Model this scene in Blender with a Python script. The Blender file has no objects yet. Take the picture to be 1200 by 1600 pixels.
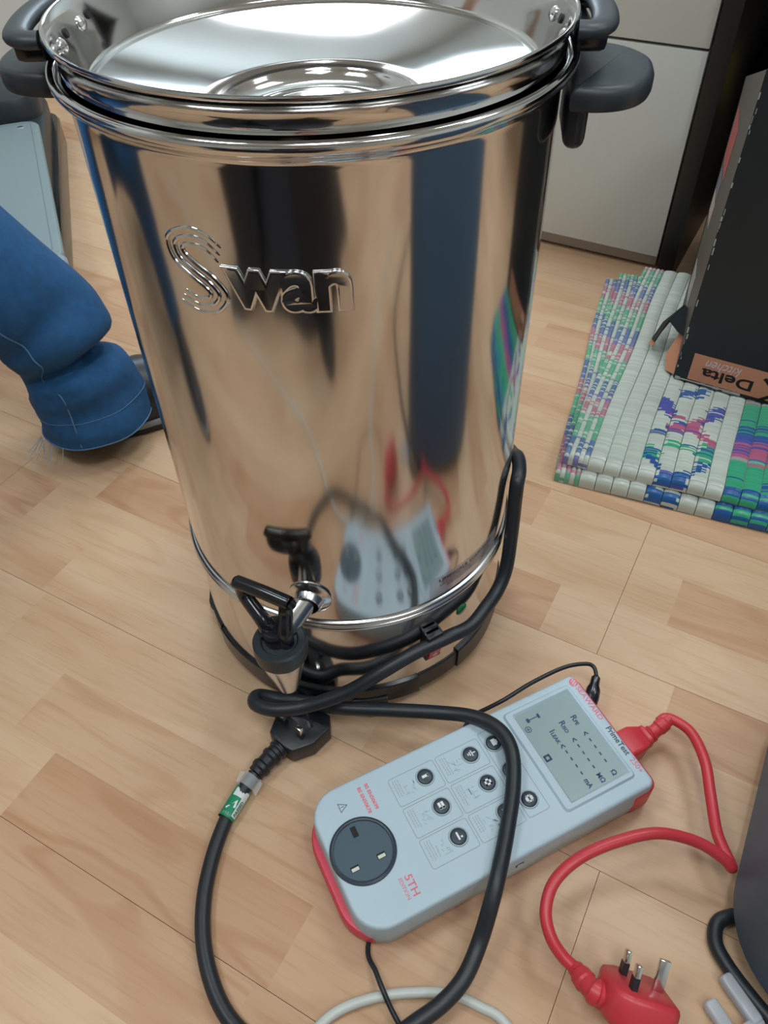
import bpy, bmesh, math, random
from mathutils import Vector, Matrix, noise
S = bpy.context.scene
C = S.collection
PI = math.pi
# ---------------------------------------------------------------- camera, world, light, exposure
cam_d = bpy.data.cameras.new('camera'); cam = bpy.data.objects.new('camera', cam_d); C.objects.link(cam)
cam_d.sensor_fit = 'VERTICAL'; cam_d.sensor_height = 24.0; cam_d.lens = 24.0*1234.8/1600
cam_d.clip_start = 0.02
PITCH, ROLL = 0.8134, -0.0276
fw = Vector((0, math.cos(PITCH), -math.sin(PITCH))); r0 = Vector((1, 0, 0)); u0 = r0.cross(fw)
cr = math.cos(ROLL)*r0+math.sin(ROLL)*u0; cu = -math.sin(ROLL)*r0+math.cos(ROLL)*u0
M = Matrix((cr, cu, -fw)).transposed().to_4x4(); M.translation = (0.03378, -0.53766, 0.69)
cam.matrix_world = M
S.camera = cam
w = bpy.data.worlds.new('world'); S.world = w; w.use_nodes = True
w.node_tree.nodes['Background'].inputs[0].default_value = (0.75, 0.85, 1, 1)
w.node_tree.nodes['Background'].inputs[1].default_value = 0.4
S.view_settings.view_transform = 'Standard'; S.view_settings.look = 'None'
S.view_settings.gamma = 1; S.view_settings.use_curve_mapping = False
S.view_settings.exposure = 0.0
LAMP = 14.5          # emission of the ceiling light panels
LAMP_COL = (0.88, 0.96, 1.0)

# ---------------------------------------------------------------- materials
MATS = {}
def mat(name, col, rough=0.5, metal=0.0, noise_amt=0.0, scale=60.0, bump=0.0, bscale=200.0, trans=0.0, emit=None, spec=None, coat=0.0, ior=None, alpha=None):
    if name in MATS: return MATS[name]
    m = bpy.data.materials.new(name); m.use_nodes = True; nt = m.node_tree; b = nt.nodes['Principled BSDF']
    b.inputs['Base Color'].default_value = (*col, 1); b.inputs['Roughness'].default_value = rough; b.inputs['Metallic'].default_value = metal
    if trans: b.inputs['Transmission Weight'].default_value = trans
    if spec is not None: b.inputs['Specular IOR Level'].default_value = spec
    if coat: b.inputs['Coat Weight'].default_value = coat
    if ior: b.inputs['IOR'].default_value = ior
    if alpha is not None: b.inputs['Alpha'].default_value = alpha
    if emit: b.inputs['Emission Color'].default_value = (*emit[0], 1); b.inputs['Emission Strength'].default_value = emit[1]
    tc = nt.nodes.new('ShaderNodeTexCoord')
    if noise_amt:
        n = nt.nodes.new('ShaderNodeTexNoise'); n.inputs['Scale'].default_value = scale; n.inputs['Detail'].default_value = 5
        nt.links.new(tc.outputs['Object'], n.inputs['Vector'])
        mx = nt.nodes.new('ShaderNodeMixRGB')
        mx.inputs[1].default_value = (*[c*(1-noise_amt) for c in col], 1); mx.inputs[2].default_value = (*[min(1, c*(1+noise_amt)) for c in col], 1)
        nt.links.new(n.outputs['Fac'], mx.inputs[0]); nt.links.new(mx.outputs[0], b.inputs['Base Color'])
    if bump:
        n2 = nt.nodes.new('ShaderNodeTexNoise'); n2.inputs['Scale'].default_value = bscale; n2.inputs['Detail'].default_value = 3
        nt.links.new(tc.outputs['Object'], n2.inputs['Vector'])
        bp = nt.nodes.new('ShaderNodeBump'); bp.inputs['Strength'].default_value = bump; bp.inputs['Distance'].default_value = 0.001
        nt.links.new(n2.outputs['Fac'], bp.inputs['Height']); nt.links.new(bp.outputs['Normal'], b.inputs['Normal'])
    MATS[name] = m
    return m

def steel_mat(name, rough, vert=True):
    m = bpy.data.materials.new(name); m.use_nodes = True; nt = m.node_tree; b = nt.nodes['Principled BSDF']
    b.inputs['Base Color'].default_value = (0.64, 0.63, 0.62, 1); b.inputs['Metallic'].default_value = 1
    tc = nt.nodes.new('ShaderNodeTexCoord'); mp = nt.nodes.new('ShaderNodeMapping')
    mp.inputs['Scale'].default_value = (18, 18, 3) if vert else (10, 10, 10)
    n = nt.nodes.new('ShaderNodeTexNoise'); n.inputs['Scale'].default_value = 1.0; n.inputs['Detail'].default_value = 2
    nt.links.new(tc.outputs['Object'], mp.inputs[0]); nt.links.new(mp.outputs[0], n.inputs['Vector'])
    rp = nt.nodes.new('ShaderNodeMapRange'); rp.inputs[3].default_value = rough*0.6; rp.inputs[4].default_value = rough*1.5
    nt.links.new(n.outputs['Fac'], rp.inputs[0]); nt.links.new(rp.outputs[0], b.inputs['Roughness'])
    bp = nt.nodes.new('ShaderNodeBump'); bp.inputs['Strength'].default_value = 0.25; bp.inputs['Distance'].default_value = 0.002
    nt.links.new(n.outputs['Fac'], bp.inputs['Height']); nt.links.new(bp.outputs['Normal'], b.inputs['Normal'])
    MATS[name] = m
    return m

STEEL = steel_mat('polished_steel', 0.10)
STEEL2 = steel_mat('lid_steel', 0.09, False)
SATIN = mat('satin_steel', (0.68, 0.68, 0.68), 0.2, 1.0)
CHROME = mat('pin_chrome', (0.75, 0.75, 0.74), 0.18, 1.0)
BLACK = mat('black_plastic', (0.014, 0.017, 0.021), 0.38, bump=0.1)
BLACKG = mat('black_gloss', (0.012, 0.013, 0.016), 0.18)
RUBBER = mat('black_rubber', (0.016, 0.021, 0.027), 0.42, bump=0.08, bscale=500)
CHAR = mat('charcoal_plastic', (0.022, 0.030, 0.038), 0.42, bump=0.1)
REDP = mat('red_rubber', (0.62, 0.045, 0.06), 0.36, bump=0.05)
PINKP = mat('red_pink_shell', (0.80, 0.06, 0.11), 0.4)
GREYP = mat('light_grey_plastic', (0.48, 0.60, 0.67), 0.45, noise_amt=0.02, scale=25, bump=0.06, bscale=900)
DARKBTN = mat('dark_button', (0.03, 0.045, 0.065), 0.4)
SOCK = mat('socket_grey', (0.055, 0.095, 0.125), 0.45)
LCD = mat('lcd_glass', (0.25, 0.34, 0.34), 0.34, noise_amt=0.05, scale=20)
INK = mat('lcd_ink', (0.03, 0.05, 0.14), 0.5)
PINKINK = mat('pink_print', (0.80, 0.16, 0.22), 0.5)
DARKINK = mat('dark_print', (0.05, 0.08, 0.10), 0.5)
LINEINK = mat('grey_print', (0.22, 0.28, 0.31), 0.5)
PALEINK = mat('faded_print', (0.36, 0.45, 0.50), 0.5)
WHITEP = mat('white_print', (0.8, 0.85, 0.85), 0.5)
IVORY = mat('ivory_shutter', (0.66, 0.68, 0.58), 0.5)
HOLE = mat('slot_dark', (0.01, 0.008, 0.007), 0.7)

# ---------------------------------------------------------------- mesh helpers
def link(name, me, m=None, parent=None, smooth=True, ang=None):
    o = bpy.data.objects.new(name, me); C.objects.link(o)
    if m: me.materials.append(m)
    if parent: o.parent = parent
    if smooth:
        me.polygons.foreach_set('use_smooth', [True]*len(me.polygons))
        if ang is not None: me.set_sharp_from_angle(angle=math.radians(ang))
    me.update()
    return o
def mesh(name, V, F, m=None, parent=None, smooth=True, ang=35, fix=True):
    me = bpy.data.meshes.new(name); me.from_pydata([tuple(v) for v in V], [], F); me.validate()
    if fix:
        bm = bmesh.new(); bm.from_mesh(me); bmesh.ops.recalc_face_normals(bm, faces=bm.faces); bm.to_mesh(me); bm.free()
    return link(name, me, m, parent, smooth, ang)
def from_bm(name, bm, m=None, parent=None, smooth=True, ang=35):
    bmesh.ops.recalc_face_normals(bm, faces=bm.faces)
    me = bpy.data.meshes.new(name); bm.to_mesh(me); bm.free()
    return link(name, me, m, parent, smooth, ang)
def add_box(bm, size, loc=(0, 0, 0), rot=0.0, bev=0.0, seg=2, taper=None, mtx=None):
    r = bmesh.ops.create_cube(bm, size=1.0); vs = r['verts']
    for v in vs:
        v.co.x *= size[0]; v.co.y *= size[1]; v.co.z *= size[2]
        if taper and v.co.z > 0: v.co.x *= taper[0]; v.co.y *= taper[1]
    if bev:
        es = list({e for v in vs for e in v.link_edges})
        rr = bmesh.ops.bevel(bm, geom=es, offset=bev, segments=seg, affect='EDGES', profile=0.5)
        vs = list({v for f in rr['faces'] for v in f.verts} | {v for v in vs if v.is_valid})
        vs = [v for v in vs if v.is_valid]
    T = mtx if mtx is not None else Matrix.Translation(loc) @ Matrix.Rotation(rot, 4, 'Z')
    bmesh.ops.transform(bm, matrix=T, verts=vs)
def box(name, size, loc=(0, 0, 0), m=None, parent=None, rot=0.0, bev=0.0, seg=2, taper=None, mtx=None):
    bm = bmesh.new(); add_box(bm, size, loc, rot, bev, seg, taper, mtx)
    return from_bm(name, bm, m, parent)
def lathe(name, prof, m=None, parent=None, seg=96, mtx=None, ang=35, a0=0.0, a1=2*PI):
    V, F = [], []
    full = abs(a1-a0-2*PI) < 1e-6; n = seg if full else seg+1
    for i in range(n):
        a = a0+(a1-a0)*i/seg
        for r, z in prof: V.append(Vector((r*math.cos(a), r*math.sin(a), z)))
    k = len(prof)
    for i in range(seg):
        j = (i+1) % n
        for q in range(k-1): F.append((i*k+q, j*k+q, j*k+q+1, i*k+q+1))
    if not full: F.append(tuple(range(k))); F.append(tuple(range((n-1)*k+k-1, (n-1)*k-1, -1)))
    if mtx is not None: V = [mtx @ v for v in V]
    me = bpy.data.meshes.new(name); me.from_pydata([tuple(v) for v in V], [], F)
    bm = bmesh.new(); bm.from_mesh(me); bmesh.ops.remove_doubles(bm, verts=bm.verts, dist=1e-6); bmesh.ops.recalc_face_normals(bm, faces=bm.faces); bm.to_mesh(me); bm.free()
    return link(name, me, m, parent, True, ang)
def smooth_path(P, sub=6):
    P = [Vector(p) for p in P]; out = []
    for i in range(len(P)-1):
        a = P[max(i-1, 0)]; b = P[i]; c = P[i+1]; d = P[min(i+2, len(P)-1)]
        for k in range(sub):
            t = k/sub
            out.append(0.5*((2*b)+(c-a)*t+(2*a-5*b+4*c-d)*t*t+(3*b-a-3*c+d)*t**3))
    out.append(P[-1].copy()); return out
def frames(P):
    n = len(P); T = [(P[min(i+1, n-1)]-P[max(i-1, 0)]).normalized() for i in range(n)]
    up = Vector((0, 0, 1)) if abs(T[0].z) < 0.9 else Vector((1, 0, 0))
    N = [(up-T[0]*up.dot(T[0])).normalized()]
    for i in range(1, n):
        v = N[-1]-T[i]*N[-1].dot(T[i]); N.append(v.normalized())
    return T, N
def add_tube(V, F, P, r, seg=12, cap=True, sq=1.0):
    T, N = frames(P); b0 = len(V); n = len(P)
    for i, p in enumerate(P):
        rr = r(i/(n-1)) if callable(r) else r
        B = T[i].cross(N[i])
        for k in range(seg):
            a = 2*PI*k/seg; V.append(p+N[i]*rr*math.cos(a)*sq+B*rr*math.sin(a))
    for i in range(n-1):
        for k in range(seg):
            k2 = (k+1) % seg; F.append((b0+i*seg+k, b0+i*seg+k2, b0+(i+1)*seg+k2, b0+(i+1)*seg+k))
    if cap: F.append(tuple(b0+k for k in range(seg-1, -1, -1))); F.append(tuple(b0+(n-1)*seg+k for k in range(seg)))
def tube(name, pts, r, m, parent=None, seg=12, sub=6, sq=1.0, ang=50):
    V, F = [], []; add_tube(V, F, smooth_path(pts, sub) if sub else [Vector(p) for p in pts], r, seg, True, sq)
    return mesh(name, V, F, m, parent, True, ang)
def rrect(w, h, r, n=6, cx=0, cy=0):
    out = []
    rs = r if isinstance(r, (tuple, list)) else (r, r, r, r)      # order: +x+y, -x+y, -x-y, +x-y
    for i, (sx, sy) in enumerate(((1, 1), (-1, 1), (-1, -1), (1, -1))):
        q = rs[i]
        for k in range(n+1):
            a = PI/2*i+PI/2*k/n
            out.append((cx+sx*(w/2-q)+q*math.cos(a), cy+sy*(h/2-q)+q*math.sin(a)))
    return out
def inset(P, d):
    n = len(P); out = []
    cx = sum(p[0] for p in P)/n; cy = sum(p[1] for p in P)/n
    for i in range(n):
        a = Vector(P[i-1]); b = Vector(P[i]); c = Vector(P[(i+1) % n])
        e1 = (b-a); e2 = (c-b)
        if e1.length < 1e-9: e1 = e2
        if e2.length < 1e-9: e2 = e1
        n1 = Vector((-e1.y, e1.x)).normalized(); n2 = Vector((-e2.y, e2.x)).normalized()
        nn = (n1+n2); nn = nn.normalized() if nn.length > 1e-6 else n1
        out.append(tuple(b+nn*d/max(0.5, nn.dot(n1))))
    return out
def prism(name, P, levels, m=None, parent=None, mtx=None, ang=35):
    """levels: list of (inset, z); P counter-clockwise outline"""
    V, F = [], []; n = len(P)
    for d, z in levels:
        for q in (inset(P, d) if abs(d) > 1e-9 else P): V.append(Vector((q[0], q[1], z)))
    for L in range(len(levels)-1):
        for i in range(n):
            j = (i+1) % n; F.append((L*n+i, L*n+j, (L+1)*n+j, (L+1)*n+i))
    F.append(tuple(range(n-1, -1, -1))); F.append(tuple((len(levels)-1)*n+i for i in range(n)))
    if mtx is not None: V = [mtx @ v for v in V]
    return mesh(name, V, F, m, parent, True, ang)
def ring_flat(name, P, wd, z, h, m, parent):
    Q = inset(P, wd); n = len(P); V = [(*p, z) for p in P]+[(*p, z) for p in Q]+[(*p, z+h) for p in P]+[(*p, z+h) for p in Q]; F = []
    for i in range(n):
        j = (i+1) % n
        F += [(2*n+i, 2*n+j, 3*n+j, 3*n+i), (i, j, 2*n+j, 2*n+i), (n+j, n+i, 3*n+i, 3*n+j)]
    return mesh(name, V, F, m, parent, False)
def text(name, s, m, parent=None, w=None, h=None, loc=(0, 0, 0), rot=0.0, thick=0.0001, mtx=None, bold=0.0, bevel=0.0, warp=None, shear=0.0, align='C'):
    cu_ = bpy.data.curves.new(name+'_curve', 'FONT'); cu_.body = s; cu_.size = 1; cu_.extrude = 0.0; cu_.offset = bold; cu_.shear = shear
    cu_.resolution_u = 4
    if bevel: cu_.bevel_depth = bevel; cu_.bevel_resolution = 2
    cu_.extrude = 0.02
    t = bpy.data.objects.new('tmp', cu_); C.objects.link(t)
    dg = bpy.context.evaluated_depsgraph_get(); me = bpy.data.meshes.new_from_object(t.evaluated_get(dg))
    bpy.data.objects.remove(t); bpy.data.curves.remove(cu_)
    xs = [v.co.x for v in me.vertices]; ys = [v.co.y for v in me.vertices]; zs = [v.co.z for v in me.vertices]
    x0, x1, y0, y1, z0, z1 = min(xs), max(xs), min(ys), max(ys), min(zs), max(zs)
    sx = w/(x1-x0) if w else None; sy = h/(y1-y0) if h else None
    if sx is None: sx = sy
    if sy is None: sy = sx
    T = mtx if mtx is not None else Matrix.Translation(loc) @ Matrix.Rotation(rot, 4, 'Z')
    for v in me.vertices:
        c = Vector(((v.co.x-((x0+x1)/2 if align == 'C' else x0))*sx, (v.co.y-(y0+y1)/2)*sy, (v.co.z-z0)/(z1-z0)*thick))
        v.co = warp(c) if warp else T @ c
    me.name = name
    return link(name, me, m, parent, bool(bevel), 40)
def thing(name, label, cat, loc=(0, 0, 0), rot=0.0, group=None):
    o = bpy.data.objects.new(name, None); C.objects.link(o); o.empty_display_size = 0.05
    o.location = loc; o.rotation_euler = (0, 0, rot); o['label'] = label; o['category'] = cat
    if group: o['group'] = group
    return o
def tag(o, label, cat, group=None):
    o['label'] = label; o['category'] = cat
    if group: o['group'] = group
    return o
def vcol(o, cols):
    a = o.data.color_attributes.new('Col', 'FLOAT_COLOR', 'CORNER')
    flat = []
    for p in o.data.polygons:
        flat += list((*cols[p.index], 1.0))*len(p.vertices)
    a.data.foreach_set('color', flat)

# ================================================================ THE ROOM
FA = math.radians(-29.64)
def UV(u, v, z=0.0): return Vector((u*math.cos(FA)-v*math.sin(FA), u*math.sin(FA)+v*math.cos(FA), z))
U0, U1, V0, V1 = -1.49, 2.9, -2.8, 3.2
CEIL = 2.45
# floor: laminate boards, each with three rows of printed staves
def wood_mat():
    m = bpy.data.materials.new('beech_laminate'); m.use_nodes = True; nt = m.node_tree; N = nt.nodes; L = nt.links; b = N['Principled BSDF']
    at = N.new('ShaderNodeAttribute'); at.attribute_name = 'Col'; at.attribute_type = 'GEOMETRY'
    sp = N.new('ShaderNodeSeparateColor'); L.new(at.outputs['Color'], sp.inputs[0])
    tc = N.new('ShaderNodeTexCoord')
    off = N.new('ShaderNodeCombineXYZ'); L.new(sp.outputs[1], off.inputs[0]); L.new(sp.outputs[2], off.inputs[1]); 
    sc = N.new('ShaderNodeVectorMath'); sc.operation = 'SCALE'; sc.inputs['Scale'].default_value = 17.0; L.new(off.outputs[0], sc.inputs[0])
    ad = N.new('ShaderNodeVectorMath'); L.new(tc.outputs['Object'], ad.inputs[0]); L.new(sc.outputs[0], ad.inputs[1])
    # broad cathedral figure
    m1 = N.new('ShaderNodeMapping'); m1.inputs['Scale'].default_value = (3.2, 14, 1); L.new(ad.outputs[0], m1.inputs[0])
    n1 = N.new('ShaderNodeTexNoise'); n1.inputs['Scale'].default_value = 1.0; n1.inputs['Detail'].default_value = 1.2; n1.inputs['Distortion'].default_value = 0.4; L.new(m1.outputs[0], n1.inputs[0])
    mu = N.new('ShaderNodeMath'); mu.operation = 'MULTIPLY'; mu.inputs[1].default_value = 34.0; L.new(n1.outputs['Fac'], mu.inputs[0])
    sn = N.new('ShaderNodeMath'); sn.operation = 'SINE'; L.new(mu.outputs[0], sn.inputs[0])
    pw = N.new('ShaderNodeMapRange'); pw.inputs[1].default_value = 0.35; pw.inputs[2].default_value = 1.0; L.new(sn.outputs[0], pw.inputs[0])
    # fine fibres
    m2 = N.new('ShaderNodeMapping'); m2.inputs['Scale'].default_value = (14, 260, 1); L.new(ad.outputs[0], m2.inputs[0])
    n2 = N.new('ShaderNodeTexNoise'); n2.inputs['Scale'].default_value = 1.0; n2.inputs['Detail'].default_value = 3; L.new(m2.outputs[0], n2.inputs[0])
    m3 = N.new('ShaderNodeMapping'); m3.inputs['Scale'].default_value = (4, 22, 1); L.new(ad.outputs[0], m3.inputs[0])
    n3 = N.new('ShaderNodeTexNoise'); n3.inputs['Scale'].default_value = 1.0; n3.inputs['Detail'].default_value = 2; L.new(m3.outputs[0], n3.inputs[0])
    base = N.new('ShaderNodeMixRGB'); base.inputs[1].default_value = (0.670, 0.465, 0.300, 1); base.inputs[2].default_value = (0.520, 0.285, 0.155, 1); L.new(sp.outputs[0], base.inputs[0])
    g1 = N.new('ShaderNodeMixRGB'); g1.blend_type = 'MULTIPLY'; g1.inputs[2].default_value = (0.86, 0.76, 0.68, 1); L.new(base.outputs[0], g1.inputs[1])
    k1 = N.new('ShaderNodeMath'); k1.operation = 'MULTIPLY'; L.new(pw.outputs[0], k1.inputs[0]); 
    k0 = N.new('ShaderNodeMath'); k0.operation = 'MULTIPLY_ADD'; k0.inputs[1].default_value = 0.75; k0.inputs[2].default_value = 0.18; L.new(sp.outputs[0], k0.inputs[0]); L.new(k0.outputs[0], k1.inputs[1])
    L.new(k1.outputs[0], g1.inputs[0])
    g2 = N.new('ShaderNodeMixRGB'); g2.blend_type = 'MULTIPLY'; g2.inputs[2].default_value = (0.84, 0.78, 0.72, 1); L.new(g1.outputs[0], g2.inputs[1])
    r2 = N.new('ShaderNodeMapRange'); r2.inputs[1].default_value = 0.5; r2.inputs[2].default_value = 0.75; r2.inputs[4].default_value = 0.6; L.new(n2.outputs['Fac'], r2.inputs[0]); L.new(r2.outputs[0], g2.inputs[0])
    g3 = N.new('ShaderNodeMixRGB'); g3.blend_type = 'MULTIPLY'; g3.inputs[2].default_value = (0.88, 0.80, 0.74, 1); L.new(g2.outputs[0], g3.inputs[1])
    r3 = N.new('ShaderNodeMapRange'); r3.inputs[1].default_value = 0.4; r3.inputs[2].default_value = 0.7; r3.inputs[4].default_value = 0.8; L.new(n3.outputs['Fac'], r3.inputs[0]); L.new(r3.outputs[0], g3.inputs[0])
    L.new(g3.outputs[0], b.inputs['Base Color'])
    b.inputs['Roughness'].default_value = 0.42; b.inputs['Specular IOR Level'].default_value = 0.35
    bp = N.new('ShaderNodeBump'); bp.inputs['Strength'].default_value = 0.08; bp.inputs['Distance'].default_value = 0.0005; L.new(n2.outputs['Fac'], bp.inputs['Height']); L.new(bp.outputs[0], b.inputs['Normal'])
    return m
WOOD = wood_mat()
rng = random.Random(11)
gap = mat('joint_brown', (0.33, 0.20, 0.12), 0.8)  # brown sheet under the boards, visible in the joints
fl = mesh('floor', [UV(U0, V0, -0.012), UV(U1, V0, -0.012), UV(U1, V1, -0.012), UV(U0, V1, -0.012)], [(0, 1, 2, 3)], gap, smooth=False, fix=False)
fl['kind'] = 'structure'
STAVE = {  # known stave cuts seen in view: row index -> [(u start, tone)...]
 0: [(-0.153, 0.9), (0.133, 0.55)], 1: [(0.0, 0.35)], 2: [(-0.30, 0.15), (0.12, 0.1)],
 3: [(-0.62, 0.35), (-0.309, 0.12), (0.10, 0.2)], 4: [(-0.75, 0.75), (-0.411, 0.22), (0.02, 0.1)],
 5: [(-0.70, 0.25), (-0.356, 0.85), (-0.02, 0.15)], 6: [(-0.52, 0.15), (-0.11, 0.8), (0.198, 0.08), (0.56, 0.4)],
 7: [(-0.40, 0.4), (-0.05, 0.1), (0.314, 0.75), (0.72, 0.2)], 8: [(-0.30, 0.2), (-0.16, 0.7), (0.137, 0.1), (0.50, 0.3)],
 9: [(-0.35, 0.35), (0.157, 0.65), (0.46, 0.1)]}
W3 = 0.0682
kmin = int(math.floor((V0+0.368)/(3*W3))); kmax = int(math.ceil((V1+0.368)/(3*W3)))
for k in range(kmin, kmax):
    va = -0.368+k*3*W3; vb = va+3*W3
    if vb > V1: vb = V1
    start = 0.33-1.285*5+(0 if k == 0 else rng.random()*1.285)
    ua = start
    rows = []
    for s in range(3):
        ri = k*3+s; cuts = []
        u = U0-rng.random()*0.3
        known = STAVE.get(ri, []) if 0 <= ri <= 9 else []
        while u < U1:
            if known and known[0][0]-u < 0.12:
                cuts += known; u = known[-1][0]+0.36; known = []; continue
            cuts.append((u, rng.choice([0.05, 0.1, 0.15, 0.2, 0.3, 0.45, 0.6, 0.8]))); u += rng.uniform(0.26, 0.42)
        cuts.sort(); rows.append([(c[0], c[1], rng.random(), rng.random()) for c in cuts]+[(99, 0, 0, 0)])
    while ua < U1:
        ub = ua+1.285; a = max(ua, U0); b_ = min(ub, U1)
        if b_-a > 0.02:
            g = 0.00022; V = []; F = []; cols = []
            for s in range(3):
                y0 = va+s*W3+(g if s == 0 else 0); y1 = min(va+(s+1)*W3-(g if s == 2 else 0), V1)
                if y1 <= y0: continue
                R = rows[s]; cc = [a+g]+[q[0] for q in R if a+0.01 < q[0] < b_-0.01]+[b_-g]
                for i in range(len(cc)-1):
                    mid = (cc[i]+cc[i+1])/2; q = [x for x in R if x[0] <= mid]; q = q[-1] if q else (0, 0.3, 0.5, 0.5)
                    n = len(V); V += [(cc[i], y0, 0), (cc[i+1], y0, 0), (cc[i+1], y1, 0), (cc[i], y1, 0)]; F.append((n, n+1, n+2, n+3)); cols.append((q[1]*0.8, q[2], q[3]))
            n = len(V); ye = min(vb, V1)-g
            V += [(a+g, va+g, 0), (b_-g, va+g, 0), (b_-g, ye, 0), (a+g, ye, 0), (a+g, va+g, -0.01), (b_-g, va+g, -0.01), (b_-g, ye, -0.01), (a+g, ye, -0.01)]
            for i in range(4): F.append((n+i, n+4+i, n+4+(i+1) % 4, n+(i+1) % 4)); cols.append((0.9, 0.5, 0.5))
            o = mesh('plank', V, F, WOOD, fl, smooth=False, fix=False); vcol(o, cols)
            o.rotation_euler = (0, 0, FA)
        ua = ub

WALL = mat('wall_paint', (0.60, 0.62, 0.60), 0.75, noise_amt=0.02, scale=6, bump=0.05)
CEILM = mat('ceiling_tile', (0.72, 0.74, 0.72), 0.8, noise_amt=0.03, scale=30)
SKIRT = mat('beech_skirting', (0.50, 0.33, 0.20), 0.5, noise_amt=0.1, scale=20)
def wall(name, p, q, z0=-0.012, z1=CEIL, th=0.08):
    d = (q-p).normalized(); n = Vector((d.y, -d.x, 0))
    V = [p+Vector((0, 0, z0)), q+Vector((0, 0, z0)), q+n*th+Vector((0, 0, z0)), p+n*th+Vector((0, 0, z0))]
    V += [v+Vector((0, 0, z1-z0)) for v in V]
    o = mesh(name, V, [(0, 1, 2, 3), (4, 5, 6, 7), (0, 1, 5, 4), (1, 2, 6, 5), (2, 3, 7, 6), (3, 0, 4, 7)], WALL, smooth=False)
    o['kind'] = 'structure'; return o
a, b, c, d = UV(U0, V0), UV(U1, V0), UV(U1, V1), UV(U0, V1)
wall('wall_front', a, b); wall('wall_right', b, c); wall('wall_back', c, d); wall('wall_left', d, a)
ce = mesh('ceiling', [p+Vector((0, 0, CEIL)) for p in (a, b, c, d)]+[p+Vector((0, 0, CEIL+0.06)) for p in (a, b, c, d)], [(0, 1, 2, 3), (4, 5, 6, 7), (0, 1, 5, 4), (1, 2, 6, 5), (2, 3, 7, 6), (3, 0, 4, 7)], CEILM, smooth=False); ce['kind'] = 'structure'
def skirt(name, p, q):
    dd = (q-p); L_ = dd.length; an = math.atan2(dd.y, dd.x); n = Vector((-math.sin(an), math.cos(an), 0))
    o = box(name, (L_, 0.015, 0.06), tuple((p+q)/2+n*0.0075+Vector((0, 0, 0.03))), SKIRT, None, an, 0.003); o['kind'] = 'structure'
skirt('baseboard_left', d+UV(0.015, 0)*0, a); skirt('baseboard_back', c, d); skirt('baseboard_right', b, c); skirt('baseboard_front', a, b)

# window in the left wall
wn = bpy.data.objects.new('window_1', None); C.objects.link(wn); wn['kind'] = 'structure'
wn.location = UV(U0+0.004, 2.15, 1.62); wn.rotation_euler = (0, 0, FA+PI/2)
FRW = mat('window_frame_white', (0.72, 0.74, 0.74), 0.4)
WW, WHT = 0.46, 0.86
for x in (-WW/2-0.03, WW/2+0.03): box('window_frame', (0.06, 0.05, WHT+0.12), (x, -0.02, 0), FRW, wn, bev=0.004)
for z in (-WHT/2-0.03, WHT/2+0.03): box('window_frame', (WW, 0.05, 0.06), (0, -0.02, z), FRW, wn, bev=0.004)
box('window_sill', (WW+0.2, 0.12, 0.025), (0, -0.05, -WHT/2-0.075), FRW, wn, bev=0.004)
DAY = mat('daylight_pane', (0.8, 0.9, 1.0), 0.3, emit=((0.72, 0.88, 1.0), 24.0))
mesh('pane', [(-WW/2, -0.010, -WHT/2), (WW/2, -0.010, -WHT/2), (WW/2, -0.010, WHT/2), (-WW/2, -0.010, WHT/2)], [(0, 1, 2, 3)], DAY, wn, False, fix=False)

# ceiling light panels
def panel(u, v, ln=1.2, wd=0.6, col=LAMP_COL, k=1.0, lab=''):
    t = thing('ceiling_light', lab, 'light', UV(u, v, CEIL), FA, 'ceiling light panels')
    bm = bmesh.new()
    for sx in (-1, 1):
        add_box(bm, (0.03, wd, 0.03), (sx*(ln/2-0.015), 0, -0.016), bev=0.003)
        add_box(bm, (ln-0.06, 0.03, 0.03), (0, sx*(wd/2-0.015), -0.016), bev=0.003)
    from_bm('frame', bm, mat('lamp_frame', (0.7, 0.7, 0.7), 0.4), t)
    e = mat('lamp_diffuser%.2f' % k, (0.8, 0.8, 0.8), 0.5, emit=(col, LAMP*k))
    mesh('diffuser', [(-ln/2+0.03, -wd/2+0.03, -0.02), (ln/2-0.03, -wd/2+0.03, -0.02), (ln/2-0.03, wd/2-0.03, -0.02), (-ln/2+0.03, wd/2-0.03, -0.02)], [(0, 1, 2, 3)], e, t, False, fix=False)
for (pu, pv, lab) in ((-0.72, 1.00, 'square ceiling light panel above the urn'), (-0.72, -0.80, 'square ceiling light panel above the squatting person in dark clothes'), (0.48, 1.00, 'square ceiling light panel above the white cabinet'),
                      (0.48, -0.80, 'square ceiling light panel above the dark case'), (1.68, 1.00, 'square ceiling light panel above the far end of the desk'), (1.68, -0.80, 'square ceiling light panel nearest the right wall')):
    panel(pu, pv, 0.6, 0.6, lab=lab)

# ================================================================ CABINET AND DESK
CABW = mat('cabinet_white', (0.62, 0.63, 0.59), 0.45, noise_amt=0.015, scale=8)
CABS = mat('cabinet_carcass', (0.46, 0.46, 0.44), 0.5)
PLIN = mat('cabinet_plinth', (0.50, 0.45, 0.40), 0.5)
vc = 0.796    # distance of the front plane in the floor frame (v)
def fuv(u, v): return UV(u, v)
ur = 0.325*0 + (Vector((0.49, 0.635)).dot(Vector((math.cos(FA), math.sin(FA)))))   # u of the right edge
cabL = 0.80
cb = thing('drawer_cabinet', 'white two-drawer office cabinet behind the urn', 'cabinet', UV(ur-cabL/2, vc), FA)
box('carcass', (cabL-0.004, 0.45, 0.655), (0, 0.245, 0.030+0.3275), CABS, cb, bev=0.002)
box('plinth', (cabL-0.01, 0.43, 0.026), (0, 0.24, 0.016), PLIN, cb, bev=0.002)
dr = box('drawer', (cabL-0.004, 0.018, 0.300), (0, 0.009, 0.182), CABW, cb, bev=0.0015)
dr2 = box('drawer', (cabL-0.004, 0.018, 0.345), (0, 0.009, 0.5085), CABW, cb, bev=0.0015)
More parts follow.
